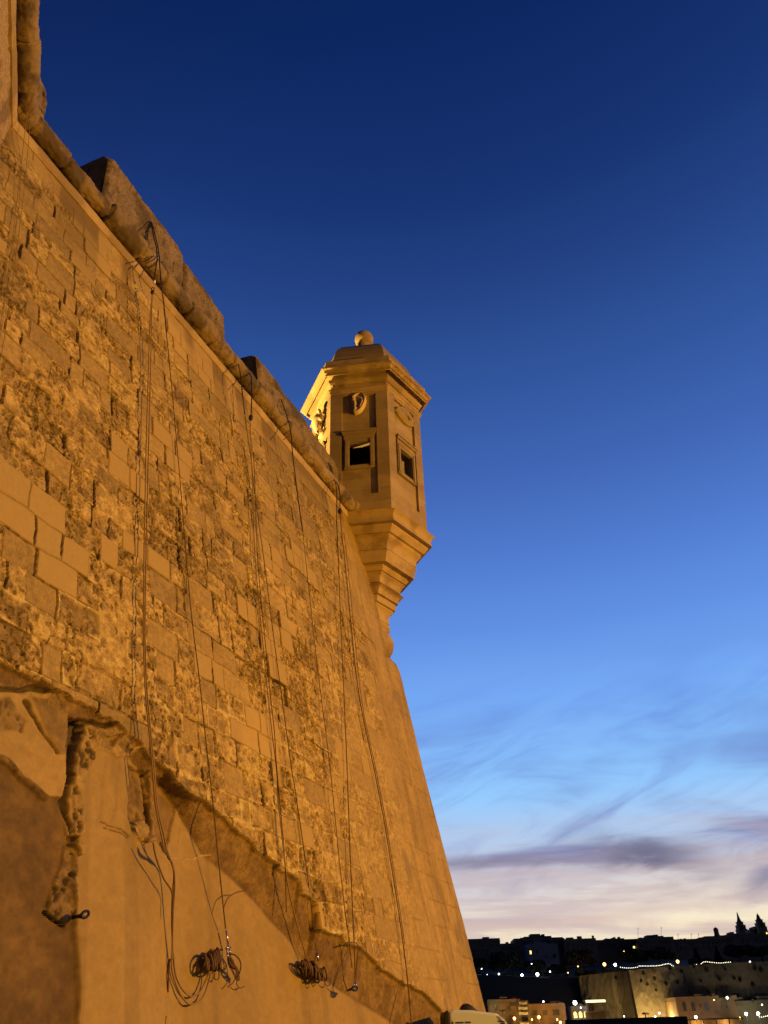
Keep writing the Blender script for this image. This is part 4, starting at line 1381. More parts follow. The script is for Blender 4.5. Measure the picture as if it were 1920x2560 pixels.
rd.tube([on_wall(793, 2376, -0.13), on_wall(795.5, 2404, -0.13)], 0.0085, 8)
rd.build('steel_rod', M['steel'], t, True)
c2 = MB()
coil(c2, 778, 2424, 34, 12, 12, 15, 19, 0.06, -0.12, 0.0085, 3.0, 8)
coil(c2, 800, 2434, 22, 6, 7, 12, 15, 0.05, -0.11, 0.008, 3.0, 12)
strand(c2, [(776, 2440, -0.14), (779, 2460, -0.14), (785, 2466, -0.14), (788, 2455, -0.14), (785, 2440, -0.14)], 0.007)
strand(c2, [(812, 2446, -0.14), (822, 2444, -0.14), (827, 2453, -0.14), (822, 2464, -0.14), (813, 2460, -0.14), (809, 2448, -0.14)], 0.007)
c2.build('rope_coil', M['brown_rope'], t, True)
t = rope_thing('rope', 'slack double rope left of the small coil, bowing over the broken masonry edge', 'rope', on_wall(650, 1500))
R3A = [(626, 1052, 0.24), (628, 1130, 0.12), (632, 1230, 0.06), (637, 1378, 0.05), (646, 1491, 0.05), (657, 1604, 0.05), (668, 1720, 0.05), (680, 1830, 0.05), (691, 1920, 0.04), (696, 2000, 0.04), (704, 2080, 0.05), (714, 2170, 0.05), (722, 2225, 0.0), (740, 2300, -0.07), (766, 2394, -0.12)]
strand(MB(), R3A, 0.009).build('strand', M['tan_rope'], t, True)
strand(MB(), [(x + 6, y, o) for x, y, o in R3A[1:8]] + [(690, 1895, 0.05), (700, 2010, 0.05), (712, 2150, 0.04), (716, 2280, -0.05)], 0.0075).build('strand', M['brown_rope'], t, True)

# third: cable over the middle of the long merlon
t = rope_thing('rope', 'black cable over the middle of the long merlon, running down as a thin rope', 'rope', on_wall(735, 1150))
R4 = [(703, 998, 0.07), (711, 1022, 0.15), (720, 1050, 0.21), (728, 1085, 0.27), (731, 1130, 0.24), (737, 1180, 0.16), (743, 1230, 0.10), (757, 1329, 0.06), (775, 1500, 0.05), (793, 1663, 0.05), (823, 1900, 0.05), (847, 2137, 0.05), (858, 2240, 0.05), (870, 2330, 0.05), (874, 2365, 0.02), (880, 2420, -0.04)]
strand(MB(), R4[:8], 0.012).build('strand', M['black_rope'], t, True)
strand(MB(), R4[7:], 0.007).build('strand', M['brown_rope'], t, True)
strand(MB(), [(727, 1082, 0.26), (722, 1090, 0.27), (714, 1096, 0.26), (708, 1099, 0.22)], 0.008).build('strand', M['black_rope'], t, True)

# fourth bundle beside the watchtower
t = rope_thing('rope', 'pair of ropes nearest the watchtower, hanging from a black knob down to the quoins', 'rope', on_wall(900, 1700))
R6 = [(825, 1164, 0.09), (838, 1198, 0.19), (849, 1230, 0.26), (850, 1279, 0.22), (854, 1330, 0.12), (862, 1400, 0.07), (872, 1500, 0.05), (887, 1655, 0.05), (905, 1780, 0.05), (934, 1915, 0.05), (960, 2050, 0.05), (978, 2160, 0.05), (993, 2256, 0.05), (1008, 2360, 0.05), (1020, 2460, 0.05), (1032, 2600, 0.05)]
strand(MB(), R6[:4], 0.012).build('strand', M['black_rope'], t, True)
strand(MB(), R6[3:], 0.0105).build('strand', M['brown_rope'], t, True)
strand(MB(), [(x + 6 if y < 1700 else x + 4, y, o) for x, y, o in R6[4:14]], 0.009).build('strand', M['tan_rope'], t, True)
kb = MB()
kb.ball(on_wall(850, 1278, 0.22), (0.035, 0.035, 0.055), 10, 8)
kb.build('knot', M['black_rope'], t, True)
t = rope_thing('rope', 'dark rope second from the watchtower, ending at the iron hook low on the wall', 'rope', on_wall(850, 1500))
R5 = [(821, 1158, 0.09), (832, 1190, 0.17), (840, 1213, 0.24), (842, 1260, 0.24), (842, 1310, 0.14), (846, 1400, 0.08), (852, 1560, 0.06), (858, 1695, 0.05), (867, 1900, 0.05), (874, 2098, 0.05), (880, 2240, 0.05), (884, 2325, 0.05), (887, 2400, 0.04), (888, 2458, 0.03)]
strand(MB(), R5[:6], 0.011).build('strand', M['black_rope'], t, True)
strand(MB(), R5[5:], 0.0085).build('strand', M['brown_rope'], t, True)
strand(MB(), [(866, 2360, 0.05), (880, 2356, 0.05), (892, 2358, 0.05), (896, 2368, 0.05), (894, 2390, 0.05), (891, 2420, 0.04), (889, 2455, 0.03)], 0.008).build('strand', M['brown_rope'], t, True)
t = thing('iron_hook', 'iron hook with steel shackle at the end of a rope, low right on the wall', 'hook', on_wall(884, 2470, -0.1))
hk3 = MB()
hk3.tube([on_wall(868, 2477, -0.1), on_wall(880, 2472, 0.0)], 0.011, 8)
hk3.tube([on_wall(887 + 6.5 * math.cos(a), 2471 + 5.5 * math.sin(a), 0.02) for a in np.linspace(0, 2 * math.pi, 15)[:-1]], 0.010, 7, True)
hk3.build('ring', M['dark_iron'], t, True)
sk = MB()
sk.tube([on_wall(885, 2457, 0.03), on_wall(885, 2466, 0.03)], 0.007, 7)
sk.tube([on_wall(889, 2457, 0.03), on_wall(889.5, 2466, 0.03)], 0.007, 7)
sk.build('shackle', M['steel'], t, True)
strand(MB(), [(857, 2435, -0.02), (861, 2455, -0.02), (868, 2476, -0.06)], 0.008).build('sling', M['brown_rope'], t, True)
# eye bolt at the broken plaster edge
t = thing('eye_bolt', 'dark iron eye bolt sticking out at the edge of the broken plaster', 'eye bolt', on_wall(190, 2291, -0.1))
eb = MB()
eb.tube([on_wall(186, 2293, -0.14), on_wall(194, 2291, -0.05), on_wall(203, 2290, 0.01)], 0.0115, 10)
eb.ball(on_wall(203, 2290, 0.01), 0.015, 10, 8)
eb.build('shank', M['dark_iron'], t, True)
ey = MB()
ey.tube([on_wall(213 + 10 * math.cos(a) * 0.92 + 1.5 * math.sin(a), 2286 - 4.2 * math.cos(a) + 7.5 * math.sin(a), 0.02) for a in np.linspace(0, 2 * math.pi, 21)[:-1]], 0.0085, 8, True)
ey.build('ring', M['dark_iron'], t, True)

# ------------------------------------------------------------------ small white vehicle under the salient
VY = 9.7
c00 = at(1111, 2560, VY)
wx_ = float(at(1272, 2560, VY)[0] - c00[0])
v_x0 = float(c00[0])
v_top = float(at(1165, 2523, VY)[2])
van = thing('utility_vehicle', 'small white utility vehicle with black rear edge parked under the salient corner', 'vehicle', (v_x0 + wx_ / 2, VY + 0.5, 0))
px2x = lambda px: v_x0 + wx_ * (px - 1111) / 161.0
zt = lambda px, py: float(at(px, py, VY)[2])
prof = [(px2x(1124), 0.35), (px2x(1124), zt(1124, 2532)), (px2x(1128), zt(1128, 2527)), (px2x(1135), zt(1135, 2524.5)), (px2x(1180), zt(1180, 2525)), (px2x(1225), zt(1225, 2531)), (px2x(1243), zt(1243, 2533)),
        (px2x(1252), zt(1252, 2538)), (px2x(1260), zt(1260, 2547)), (px2x(1268), zt(1268, 2558)), (px2x(1276), zt(1276, 2575)), (px2x(1281), 0.9), (px2x(1282), 0.35)]


def profile_slab(pr, y0, y1, inset=0.0, name='body', mat=None, parent=None, bev=0.02):
    n = len(pr)
    vs = [(x, y0, z) for x, z in pr] + [(x, y1, z) for x, z in pr]
    fs = [tuple(range(n)), tuple(range(n, 2 * n))[::-1]] + [(i, i + n, (i + 1) % n + n, (i + 1) % n) for i in range(n)]
    o = mesh_obj(name, vs, fs, mat, parent, smooth=False)
    b = o.modifiers.new('bev', 'BEVEL')
    b.width = bev
    b.segments = 3
    b.limit_method = 'ANGLE'
    b.angle_limit = rad(50)
    return o


profile_slab(prof, VY, VY + 1.0, 0, 'body', M['white_paint'], van, 0.025)
profile_slab([(px2x(1110.5), 0.36), (px2x(1111), zt(1111, 2536)), (px2x(1114), zt(1114, 2529)), (px2x(1120), zt(1120, 2526)), (px2x(1123.8), zt(1124, 2525.5)), (px2x(1123.8), 0.36)], VY + 0.005, VY + 0.995, 0, 'rear_trim', M['black_rubber'], van, 0.012)
sl = MB()
for (xa, ya, xb, yb, hh) in ((1246, 2550.5, 1263, 2553.5, 1.6), (1252, 2557, 1268, 2559.5, 2.2)):
    a, b = at(xa, ya, VY), at(xb, yb, VY)
    sl.box((a[0], VY - 0.006, a[2] - 0.011), (b[0] - a[0], 0, b[2] - a[2]), (0, 0.012, 0), (0, 0, 0.011))
sl.build('vent', M['black_rubber'], van)
sw_ = MB()
a, b = at(1243, 2538, VY), at(1262, 2552, VY)
sw_.tube([(px2x(1250), VY - 0.008, zt(1250, 2539)), (px2x(1257), VY - 0.010, zt(1257, 2546)), (px2x(1263), VY - 0.008, zt(1263, 2554))], 0.006, 6)
sw_.build('pillar', M['white_paint'], van, True)
lt = MB()
rl = random.Random(4)
a = at(1129, 2554.5, VY)
lt.box((a[0], VY - 0.003, a[2] - 0.018), (0.018, 0, 0), (0, 0.004, 0), (0, 0, 0.018))
lt.build('emblem', M['black_rubber'], van)
lt = MB()
xq = px2x(1139)
for wd in (6, 5):
    for q in range(wd):
        wq = rl.choice([0.008, 0.011, 0.013])
        lt.box((xq, VY - 0.003, a[2] - 0.017), (wq, 0, 0), (0, 0.004, 0), (0, 0, 0.0145))
        xq += wq + 0.004
    xq += 0.012
lt.build('lettering', M['black_rubber'], van)
bg_ = MB()
pts = [(px2x(1157), VY + 0.3, zt(1157, 2524)), (px2x(1163), VY + 0.3, zt(1163, 2520)), (px2x(1171), VY + 0.3, zt(1171, 2517.5)), (px2x(1180), VY + 0.3, zt(1180, 2519)), (px2x(1192), VY + 0.3, zt(1192, 2525)), (px2x(1203), VY + 0.3, zt(1203, 2528))]
bundle = MB()
bundle.tube(cspline(pts, 4), [0.012 + 0.03 * math.sin(math.pi * min(1, max(0, i / 20))) for i in range(21)], 10)
bo = bundle.build('roof_bundle', M['black_rubber'], None, True)
tag(bo, 'dark cloth bundle lying on the roof of the white utility vehicle', 'bundle')
for (xx, yy) in ((1140, 0.04), (1140, 0.86), (1255, 0.04), (1255, 0.86)):
    wh = MB()
    cx_, cy_ = px2x(xx), VY + yy
    wh.tube([(cx_, cy_ - 0.03, 0.2), (cx_, cy_ + 0.12, 0.2)], 0.2, 18)
    wh.build('wheel', M['black_rubber'], van)

# ------------------------------------------------------------------ ground and water
mq, tq, bq = principled('quay_paving', (0.12, 0.11, 0.095), 0.75)
tcq = tq.n('ShaderNodeTexCoord')
nq = tq.n('ShaderNodeTexNoise', inp={'Vector': tcq.outputs['Object'], 'Scale': 3.0, 'Detail': 8.0})
tq.link(tq.mix(nq.outputs[0], (0.07, 0.065, 0.06), (0.17, 0.155, 0.13)), bq.inputs['Base Color'])
quay = mesh_obj('quay', [(-30, -30, 0), (19, -30, 0), (19, 34, 0), (-30, 34, 0), (-30, -30, -3), (19, -30, -3), (19, 34, -3), (-30, 34, -3)],
                [(0, 1, 2, 3), (1, 0, 4, 5), (2, 1, 5, 6), (3, 2, 6, 7), (0, 3, 7, 4)], mq)
tag(quay, kind='structure')
mwat, twt, bwt = principled('harbour_water', (0.006, 0.012, 0.02), 0.08)
tcw = twt.n('ShaderNodeTexCoord')
nwt = twt.n('ShaderNodeTexNoise', inp={'Vector': tcw.outputs['Object'], 'Scale': 0.5, 'Detail': 5.0})
bpw = twt.n('ShaderNodeBump', inp={'Strength': 0.3, 'Distance': 0.3, 'Height': nwt.outputs[0]})
twt.link(bpw.outputs[0], bwt.inputs['Normal'])
sea = mesh_obj('water', [(-2500, -2500, -1.4), (2500, -2500, -1.4), (2500, 3500, -1.4), (-2500, 3500, -1.4)], [(0, 1, 2, 3)], mwat)
tag(sea, kind='structure')

# ------------------------------------------------------------------ the city across the harbour
def wallmat(name, c1, c2, scale=0.25):
    return stone_plain(name, c1, c2, scale, bump=0.0)


M['far_stone'] = wallmat('far_stone', (0.10, 0.084, 0.06), (0.16, 0.135, 0.098))
M['far_dark'] = wallmat('far_dark_stone', (0.14, 0.115, 0.09), (0.21, 0.175, 0.14))
M['far_blue'] = wallmat('far_limewash', (0.22, 0.235, 0.26), (0.27, 0.285, 0.31))
M['far_warm'] = wallmat('far_ochre_render', (0.15, 0.092, 0.045), (0.21, 0.135, 0.07))
M['far_rampart'] = wallmat('far_rampart_stone', (0.12, 0.09, 0.052), (0.25, 0.19, 0.11), 0.09)
M['far_window'] = principled('far_window_dark', (0.02, 0.018, 0.016), 0.4)[0]
M['lit_window'] = principled('lit_window', (0.8, 0.6, 0.3), 0.5, 0, lin(255, 214, 120), 2.2)[0]
M['lit_strip'] = principled('lit_strip', (0.8, 0.75, 0.5), 0.5, 0, lin(255, 246, 180), 1.6)[0]
M['lamp_white'] = principled('lamp_white', (1, 1, 1), 0.5, 0, (1.0, 1.0, 0.92), 9.0)[0]
M['lamp_orange'] = principled('lamp_orange', (1, 0.6, 0.2), 0.5, 0, (1.0, 0.52, 0.10), 7.0)[0]
M['bulb'] = principled('bulb', (1, 1, 0.8), 0.5, 0, (1.0, 0.90, 0.58), 3.2)[0]
M['pole'] = principled('lamp_pole', (0.03, 0.03, 0.03), 0.6)[0]
M['wood_dark'] = principled('bark', (0.05, 0.04, 0.03), 0.9)[0]
M['scaffold'] = principled('scaffold_grey', (0.25, 0.24, 0.22), 0.6)[0]
mlf, tlf, blf = principled('dark_foliage', (0.035, 0.05, 0.025), 0.9)
oi = tlf.n('ShaderNodeTexCoord')
nlf = tlf.n('ShaderNodeTexNoise', inp={'Vector': oi.outputs['Object'], 'Scale': 0.6, 'Detail': 3.0})
tlf.link(tlf.mix(nlf.outputs[0], (0.010, 0.015, 0.009), (0.026, 0.034, 0.018)), blf.inputs['Base Color'])
M['leaf'] = mlf

D0 = 470.0
PXM = lambda Y: Y / 2367.0     # metres per photo pixel near the horizon, roughly


def house(name, label, cat, x0, x1, ytop, ybot, Y, depth, mat, wins=(), lit=(), extra=(), group=None, arched=()):
    """box house facing the camera: facade from photo pixels at distance Y; wins/lit: (px, py, w, h) openings"""
    xm = (x0 + x1) / 2
    a, b = at(x0, ytop, Y), at(x1, ytop, Y)
    z1 = float(at(xm, ytop, Y)[2])
    z0 = float(at(xm, ybot, Y)[2])
    t = thing(name, label, cat, ((a[0] + b[0]) / 2, Y + depth / 2, z0), group)
    wl = MB()
    W = b[0] - a[0]
    wl.box((a[0], Y, z0), (W, 0, 0), (0, depth, 0), (0, 0, z1 - z0))
    wl.box((a[0] - 0.25, Y - 0.25, z1 - 1.0), (W + 0.5, 0, 0), (0, depth + 0.5, 0), (0, 0, 0.35))
    wl.build('wall', mat, t)
    rf = MB()
    rf.box((a[0], Y, z1 + 0.003), (W, 0, 0), (0, 0.4, 0), (0, 0, 0.8))
    rf.box((a[0], Y + depth - 0.4, z1 + 0.003), (W, 0, 0), (0, 0.4, 0), (0, 0, 0.8))
    rf.box((a[0], Y + 0.403, z1 + 0.003), (0.4, 0, 0), (0, depth - 0.806, 0), (0, 0, 0.8))
    rf.box((b[0] - 0.4, Y + 0.403, z1 + 0.003), (0.4, 0, 0), (0, depth - 0.806, 0), (0, 0, 0.8))
    rf.build('parapet', mat, t)
    for (ex0, ex1, eyt) in extra:
        e0, e1 = at(ex0, eyt, Y + 3), at(ex1, eyt, Y + 3)
        ze = float(at((ex0 + ex1) / 2, eyt, Y + 3)[2])
        m_ = MB()
        if ze > z1 + 0.1:
            m_.box((e0[0], Y + 2.5, z1 + 0.006), (e1[0] - e0[0], 0, 0), (0, depth * 0.45, 0), (0, 0, ze - z1))
            m_.box((e0[0] - 0.15, Y + 2.35, ze + 0.01), (e1[0] - e0[0] + 0.3, 0, 0), (0, depth * 0.45 + 0.3, 0), (0, 0, 0.25))
            m_.build('roof_room', mat, t)
    rg_ = random.Random(int(x0 * 7 + x1))
    for k in range(max(1, int((x1 - x0) / 24))):
        tx_ = a[0] + W * rg_.uniform(0.05, 0.92)
        th_, tw_ = rg_.choice([0.2, 0.5, 0.9, 1.5]), rg_.uniform(0.9, 5.0)
        m_ = MB()
        m_.box((tx_, Y + rg_.uniform(0.6, 2.0), z1 + 0.004), (tw_, 0, 0), (0, 1.3, 0), (0, 0, th_ + 0.8))
        m_.build('water_tank', mat, t)
    for lst, mt in ((wins, M['far_window']), (lit, M['lit_window'])):
        for (wx, wy, ww, wh) in lst:
            q = at(wx, wy, Y)
            w2, h2 = ww * PXM(Y), wh * PXM(Y)
            fr_ = MB()
            xs_ = (q[0] - w2 / 2, q[0] + w2 / 2)
            zs_ = (q[2] - h2 / 2, q[2] + h2 / 2)
            ring = []
            for g_, yy in ((0.0, Y - 0.03), (0.0, Y - 0.12), (0.16, Y - 0.12), (0.16, Y - 0.03)):
                ring += [(xs_[0] - g_, yy, zs_[0] - g_), (xs_[1] + g_, yy, zs_[0] - g_), (xs_[1] + g_, yy, zs_[1] + g_), (xs_[0] - g_, yy, zs_[1] + g_)]
            fr_.add(ring, [(i * 4 + k, i * 4 + (k + 1) % 4, (i + 1) * 4 + (k + 1) % 4, (i + 1) * 4 + k) for i in range(3) for k in range(4)])
            fo = fr_.build('window', mat, t)
            pn = MB()
            if (wx, wy) in arched:
                vs = [(q[0] - w2 / 2, Y - 0.05, q[2] - h2 / 2), (q[0] + w2 / 2, Y - 0.05, q[2] - h2 / 2)]
                for a_ in np.linspace(0, math.pi, 9):
                    vs.append((q[0] + w2 / 2 * math.cos(a_), Y - 0.05, q[2] + h2 / 2 - w2 / 2 + w2 / 2 * math.sin(a_)))
                pn.add(vs, [tuple(range(len(vs)))])
            else:
                pn.box((q[0] - w2 / 2, Y - 0.06, q[2] - h2 / 2 + 0.001), (w2, 0, 0), (0, 0.03, 0), (0, 0, h2 - 0.002))
            po = pn.build('pane', mt, None)
            po.parent = fo
            po.matrix_parent_inverse = Matrix.Translation(-Vector(t.location)) if False else fo.matrix_basis.inverted()
            po.matrix_parent_inverse = (Matrix.Translation(Vector(t.location)) @ fo.matrix_parent_inverse @ fo.matrix_basis).inverted()
    return t


def grid_windows(x0, x1, y0, y1, nx, ny, w_, h_, skip=0.2, seed=0):
    rg = random.Random(seed)
    return [(x0 + (x1 - x0) * (i + 0.5) / nx, y0 + (y1 - y0) * (j + 0.5) / ny, w_, h_) for i in range(nx) for j in range(ny) if rg.random() > skip]


# hillside under the upper town (terrain) and the shore strip
hill = []
hs = [(395, 1.2), (440, 1.6), (468, 2.2), (474, 26), (520, 30), (560, 36), (640, 40), (800, 20)]
hx = np.linspace(-320, 460, 40)
PH = np.zeros((len(hs), len(hx), 3))
for i, (y, z) in enumerate(hs):
    for j, x in enumerate(hx):
        PH[i, j] = (x, y, z + (1.5 * math.sin(x * 0.05) if z > 10 else 0))
ho = grid_obj('hillside', PH, principled('dark_earth', (0.03, 0.028, 0.022), 0.95)[0], None)
tag(ho, kind='structure')

G = 'houses on the skyline across the harbour'
FD, FS = M['far_dark'], M['far_stone']
house('house', 'dark flat-roofed block at the left end of the skyline, touching the bastion edge', 'house', 1040, 1250, 2352, 2425, 560, 18, FD,
      grid_windows(1178, 1246, 2358, 2395, 6, 3, 3, 5, .3, 1), extra=((1180, 1200, 2349), (1205, 1217, 2347.5), (1228, 1242, 2349)), group=G)
house('house', 'low flat roof in the gap between the left block and the stepped block', 'house', 1246, 1292, 2362, 2425, 572, 14, FS, grid_windows(1250, 1290, 2366, 2390, 4, 2, 3, 4, .3, 2), extra=((1255, 1276, 2361),), group=G)
house('house', 'tall stepped dark block, highest roof on the left half of the skyline', 'house', 1285, 1408, 2348, 2425, 575, 20, FD,
      grid_windows(1290, 1400, 2352, 2385, 8, 3, 3, 5, .3, 3), extra=((1310, 1378, 2342), (1326, 1350, 2336), (1355, 1361, 2336.5), (1360, 1378, 2341)), group=G)
house('house', 'pale bluish limewashed house with one lit window', 'house', 1319, 1394, 2363, 2430, 540, 14, M['far_blue'], ((1343, 2379, 3, 6), (1365, 2392, 3, 6), (1386, 2390, 7, 8)), ((1326.5, 2381, 4.5, 8),), group=G)
house('house', 'small house with two roof chimneys right of the stepped block', 'house', 1378, 1412, 2350, 2425, 565, 14, FD, grid_windows(1380, 1410, 2356, 2380, 3, 2, 3, 4, .2, 4), extra=((1390, 1395, 2345), (1398, 1402, 2346), (1403, 1410, 2346.5)), group=G)
house('house', 'broad dark house with a low pitched roofline over the round tree', 'house', 1408, 1490, 2350, 2425, 562, 18, FD, grid_windows(1415, 1486, 2356, 2380, 6, 2, 3, 5, .2, 5), extra=((1440, 1488, 2347.5), (1450, 1454, 2343)), group=G)
house('house', 'wide house with pale upper storey and a small roof light', 'house', 1490, 1602, 2352, 2430, 568, 18, FS, grid_windows(1498, 1580, 2358, 2372, 8, 1, 3, 6, .2, 6), ((1585, 2368, 5, 5), (1591.5, 2367, 3, 5)), extra=((1512, 1560, 2347.5), (1534, 1538, 2344)), group=G)
house('house', 'narrow house with tall chimney stack left of the flat-topped block', 'house', 1596, 1612, 2352, 2425, 560, 10, FD, ((1604, 2365, 3, 5),), extra=((1599, 1604, 2345),), group=G)
house('house', 'flat-topped dark block right of the tall chimney', 'house', 1608, 1684, 2346, 2425, 570, 18, FD, grid_windows(1612, 1680, 2350, 2375, 6, 2, 3, 5, .2, 8), extra=((1617, 1640, 2339), (1641, 1658, 2341), (1662, 1682, 2343)), group=G)
house('house', 'long low roof with aerials left of the domed lantern', 'house', 1683, 1752, 2351, 2425, 575, 16, FD, grid_windows(1688, 1750, 2356, 2375, 6, 2, 3, 5, .3, 9), extra=((1700, 1704, 2348), (1706, 1722, 2349), (1738, 1742, 2349), (1747, 1751, 2346)), group=G)
house('house', 'house stepping up to the domed lantern', 'house', 1750, 1806, 2346, 2425, 585, 18, FD, grid_windows(1754, 1800, 2352, 2372, 4, 2, 3, 5, .2, 10), extra=((1762, 1786, 2341.5),), group=G)
house('house', 'house with a bulky roof room between the domed lantern and the spires', 'house', 1798, 1850, 2341, 2425, 590, 18, FD, grid_windows(1804, 1846, 2346, 2372, 4, 2, 3, 5, .2, 11), extra=((1822, 1848, 2335), (1826, 1834, 2331)), group=G)
house('house', 'dark block under the twin spires at the right picture edge', 'house', 1846, 1940, 2336, 2425, 600, 20, FD, grid_windows(1852, 1918, 2345, 2375, 6, 2, 3, 5, .2, 12), ((1917, 2333, 3.5, 4),), extra=((1874, 1892, 2324), (1884, 1890, 2317.5)), group=G)

# domed lantern
lt_t = at(1793, 2340, 588)
lan = thing('domed_lantern', 'small domed lantern turret rising alone from the skyline', 'belfry', lt_t)


def lathe(prof_, c_, seg=10):
    m_ = MB()
    vs = [(c_[0] + r * math.cos(2 * math.pi * k / seg), c_[1] + r * math.sin(2 * math.pi * k / seg), c_[2] + z) for r, z in prof_ for k in range(seg)]
    fs = [(i * seg + k, i * seg + (k + 1) % seg, (i + 1) * seg + (k + 1) % seg, (i + 1) * seg + k) for i in range(len(prof_) - 1) for k in range(seg)]
    m_.add(vs, fs)
    return m_


q = PXM(588)
lathe([(11 * q, -5 * q), (8.5 * q, 0), (6.6 * q, 4 * q), (6.2 * q, 12 * q), (7.0 * q, 12.5 * q), (7.0 * q, 13.5 * q)], lt_t).build('drum', FD, lan)
lathe([(6.6 * q, 13.5 * q), (6.2 * q, 16 * q), (4.6 * q, 18.8 * q), (1.2 * q, 20 * q), (0.4 * q, 21 * q), (0.2 * q, 24 * q)], lt_t).build('cupola', FD, lan, True)

# twin church towers
for (cx_, top_, base_, lab) in ((1857, 2281, 2340, 'left one of the two spired church towers at the right skyline'), (1906, 2283, 2334, 'right one of the two spired church towers, nearest the right picture edge')):
    p = at(cx_, base_, 640)
    q = PXM(640)
    tw = thing('church_tower', lab, 'church tower', p, 'twin church towers')
    hh = base_ - top_
    st = MB()
    for (hw, za, zb) in ((11.5, -8, 14), (12.3, 14, 15.2), (10, 15.2, 24), (11, 24, 25.2), (7, 25.2, 32), (8, 32, 33)):
        st.box((p[0] - hw * q, p[1] - hw * q, p[2] + za * q), (2 * hw * q, 0, 0), (0, 2 * hw * q, 0), (0, 0, (zb - za) * q - 0.01))
    st.build('belfry', FD, tw)
    ops = MB()
    ops.box((p[0] - 3 * q, p[1] - 10.1 * q, p[2] + 16 * q), (6 * q, 0, 0), (0, 0.1 * q, 0), (0, 0, 6 * q))
    ops.build('opening', M['far_window'], tw)
    lathe([(7 * q, 33 * q), (5.2 * q, 37 * q), (3.2 * q, 44 * q), (1.6 * q, (hh - 6) * q), (0.9 * q, (hh - 3) * q), (0.25 * q, (hh - 2) * q), (0.2 * q, hh * q)], p, 8).build('spire', FD, tw)

# aerials on the roofs
for i, (ax_, at_, ab_, lab) in enumerate(((1595, 2318, 2350, 'thin roof aerial above the house with lit windows'), (1653, 2316, 2344, 'tallest thin roof aerial above the flat-topped block'), (1728, 2332, 2350, 'left of two short aerials on the long low roof'),
                                          (1746, 2332, 2348, 'right of two short aerials on the long low roof'), (1695, 2333, 2351, 'faint aerial at the left end of the long low roof'))):
    a, b = at(ax_, ab_ + 2, 574), at(ax_, at_, 574)
    m_ = MB()
    m_.tube([a, b], 0.10, 5)
    m_.tube([b - np.array([0.9, 0, 1.0]), b + np.array([0.9, 0, -1.0])], 0.06, 4)
    o = m_.build('aerial', M['pole'], None)
    tag(o, lab, 'aerial', 'aerials on the skyline roofs')


# trees
def tree(name, label, cat, px, pybase, pytop, wpx, Y, shape, seed, group='trees on the far ramparts'):
    rg = np.random.default_rng(seed)
    p = at(px, pybase, Y)
    top = at(px, pytop, Y)
    H = top[2] - p[2]
    Wd = wpx * PXM(Y) / 2
    t = thing(name, label, cat, p, group)
    tr = MB()
    tr.tube([p, p + [0.2, 0, H * 0.3], p + [0, 0.1, H * 0.6]], [0.45, 0.35, 0.15], 7)
    for k in range(4):
        a = k * 1.6 + seed
        tr.tube([p + [0.1, 0, H * 0.3], p + [math.cos(a) * Wd * 0.4, math.sin(a) * Wd * 0.4, H * 0.6]], [0.2, 0.07], 5)
    tr.build('trunk', M['wood_dark'], t)
    n = 4200
    if shape == 'cone':
        u_ = rg.random(n) ** 0.6
        z = H * (0.08 + 0.92 * (1 - u_))
        r = Wd * u_ * np.sqrt(rg.random(n)) * 1.0
        a = rg.random(n) * 6.283
        c_ = np.stack([r * np.cos(a), r * np.sin(a), z], 1)
    else:
        nb = 11
        cc = np.stack([(rg.random(nb) - 0.5) * 1.35 * Wd, (rg.random(nb) - 0.5) * 1.2 * Wd, H * (0.45 + 0.33 * rg.random(nb))], 1)
        rr = Wd * rg.uniform(0.34, 0.55, nb)
        k = rg.integers(0, nb, n)
        dd = rg.normal(size=(n, 3))
        dd /= np.linalg.norm(dd, axis=1)[:, None]
        c_ = cc[k] + dd * (rr[k] * rg.uniform(0.55, 1.0, n))[:, None] * np.array([1, 1, min(1.0, H * 0.42 / Wd)])
        c_[:, 2] = np.clip(c_[:, 2], H * 0.12, H)
    sz = rg.uniform(0.4, 0.9, n) * max(0.8, Wd / 9)
    n1_ = rg.normal(size=(n, 3))
    n1_ /= np.linalg.norm(n1_, axis=1)[:, None]
    n2_ = np.cross(n1_, rg.normal(size=(n, 3)))
    n2_ /= np.linalg.norm(n2_, axis=1)[:, None]
    V = np.concatenate([c_ + n1_ * sz[:, None], c_ + n2_ * sz[:, None] * 0.6, c_ - n1_ * sz[:, None], c_ - n2_ * sz[:, None] * 0.6], 0) + p
    F = [(i, i + n, i + 2 * n, i + 3 * n) for i in range(n)]
    mesh_obj('crown', V, F, M['leaf'], t)
    return t


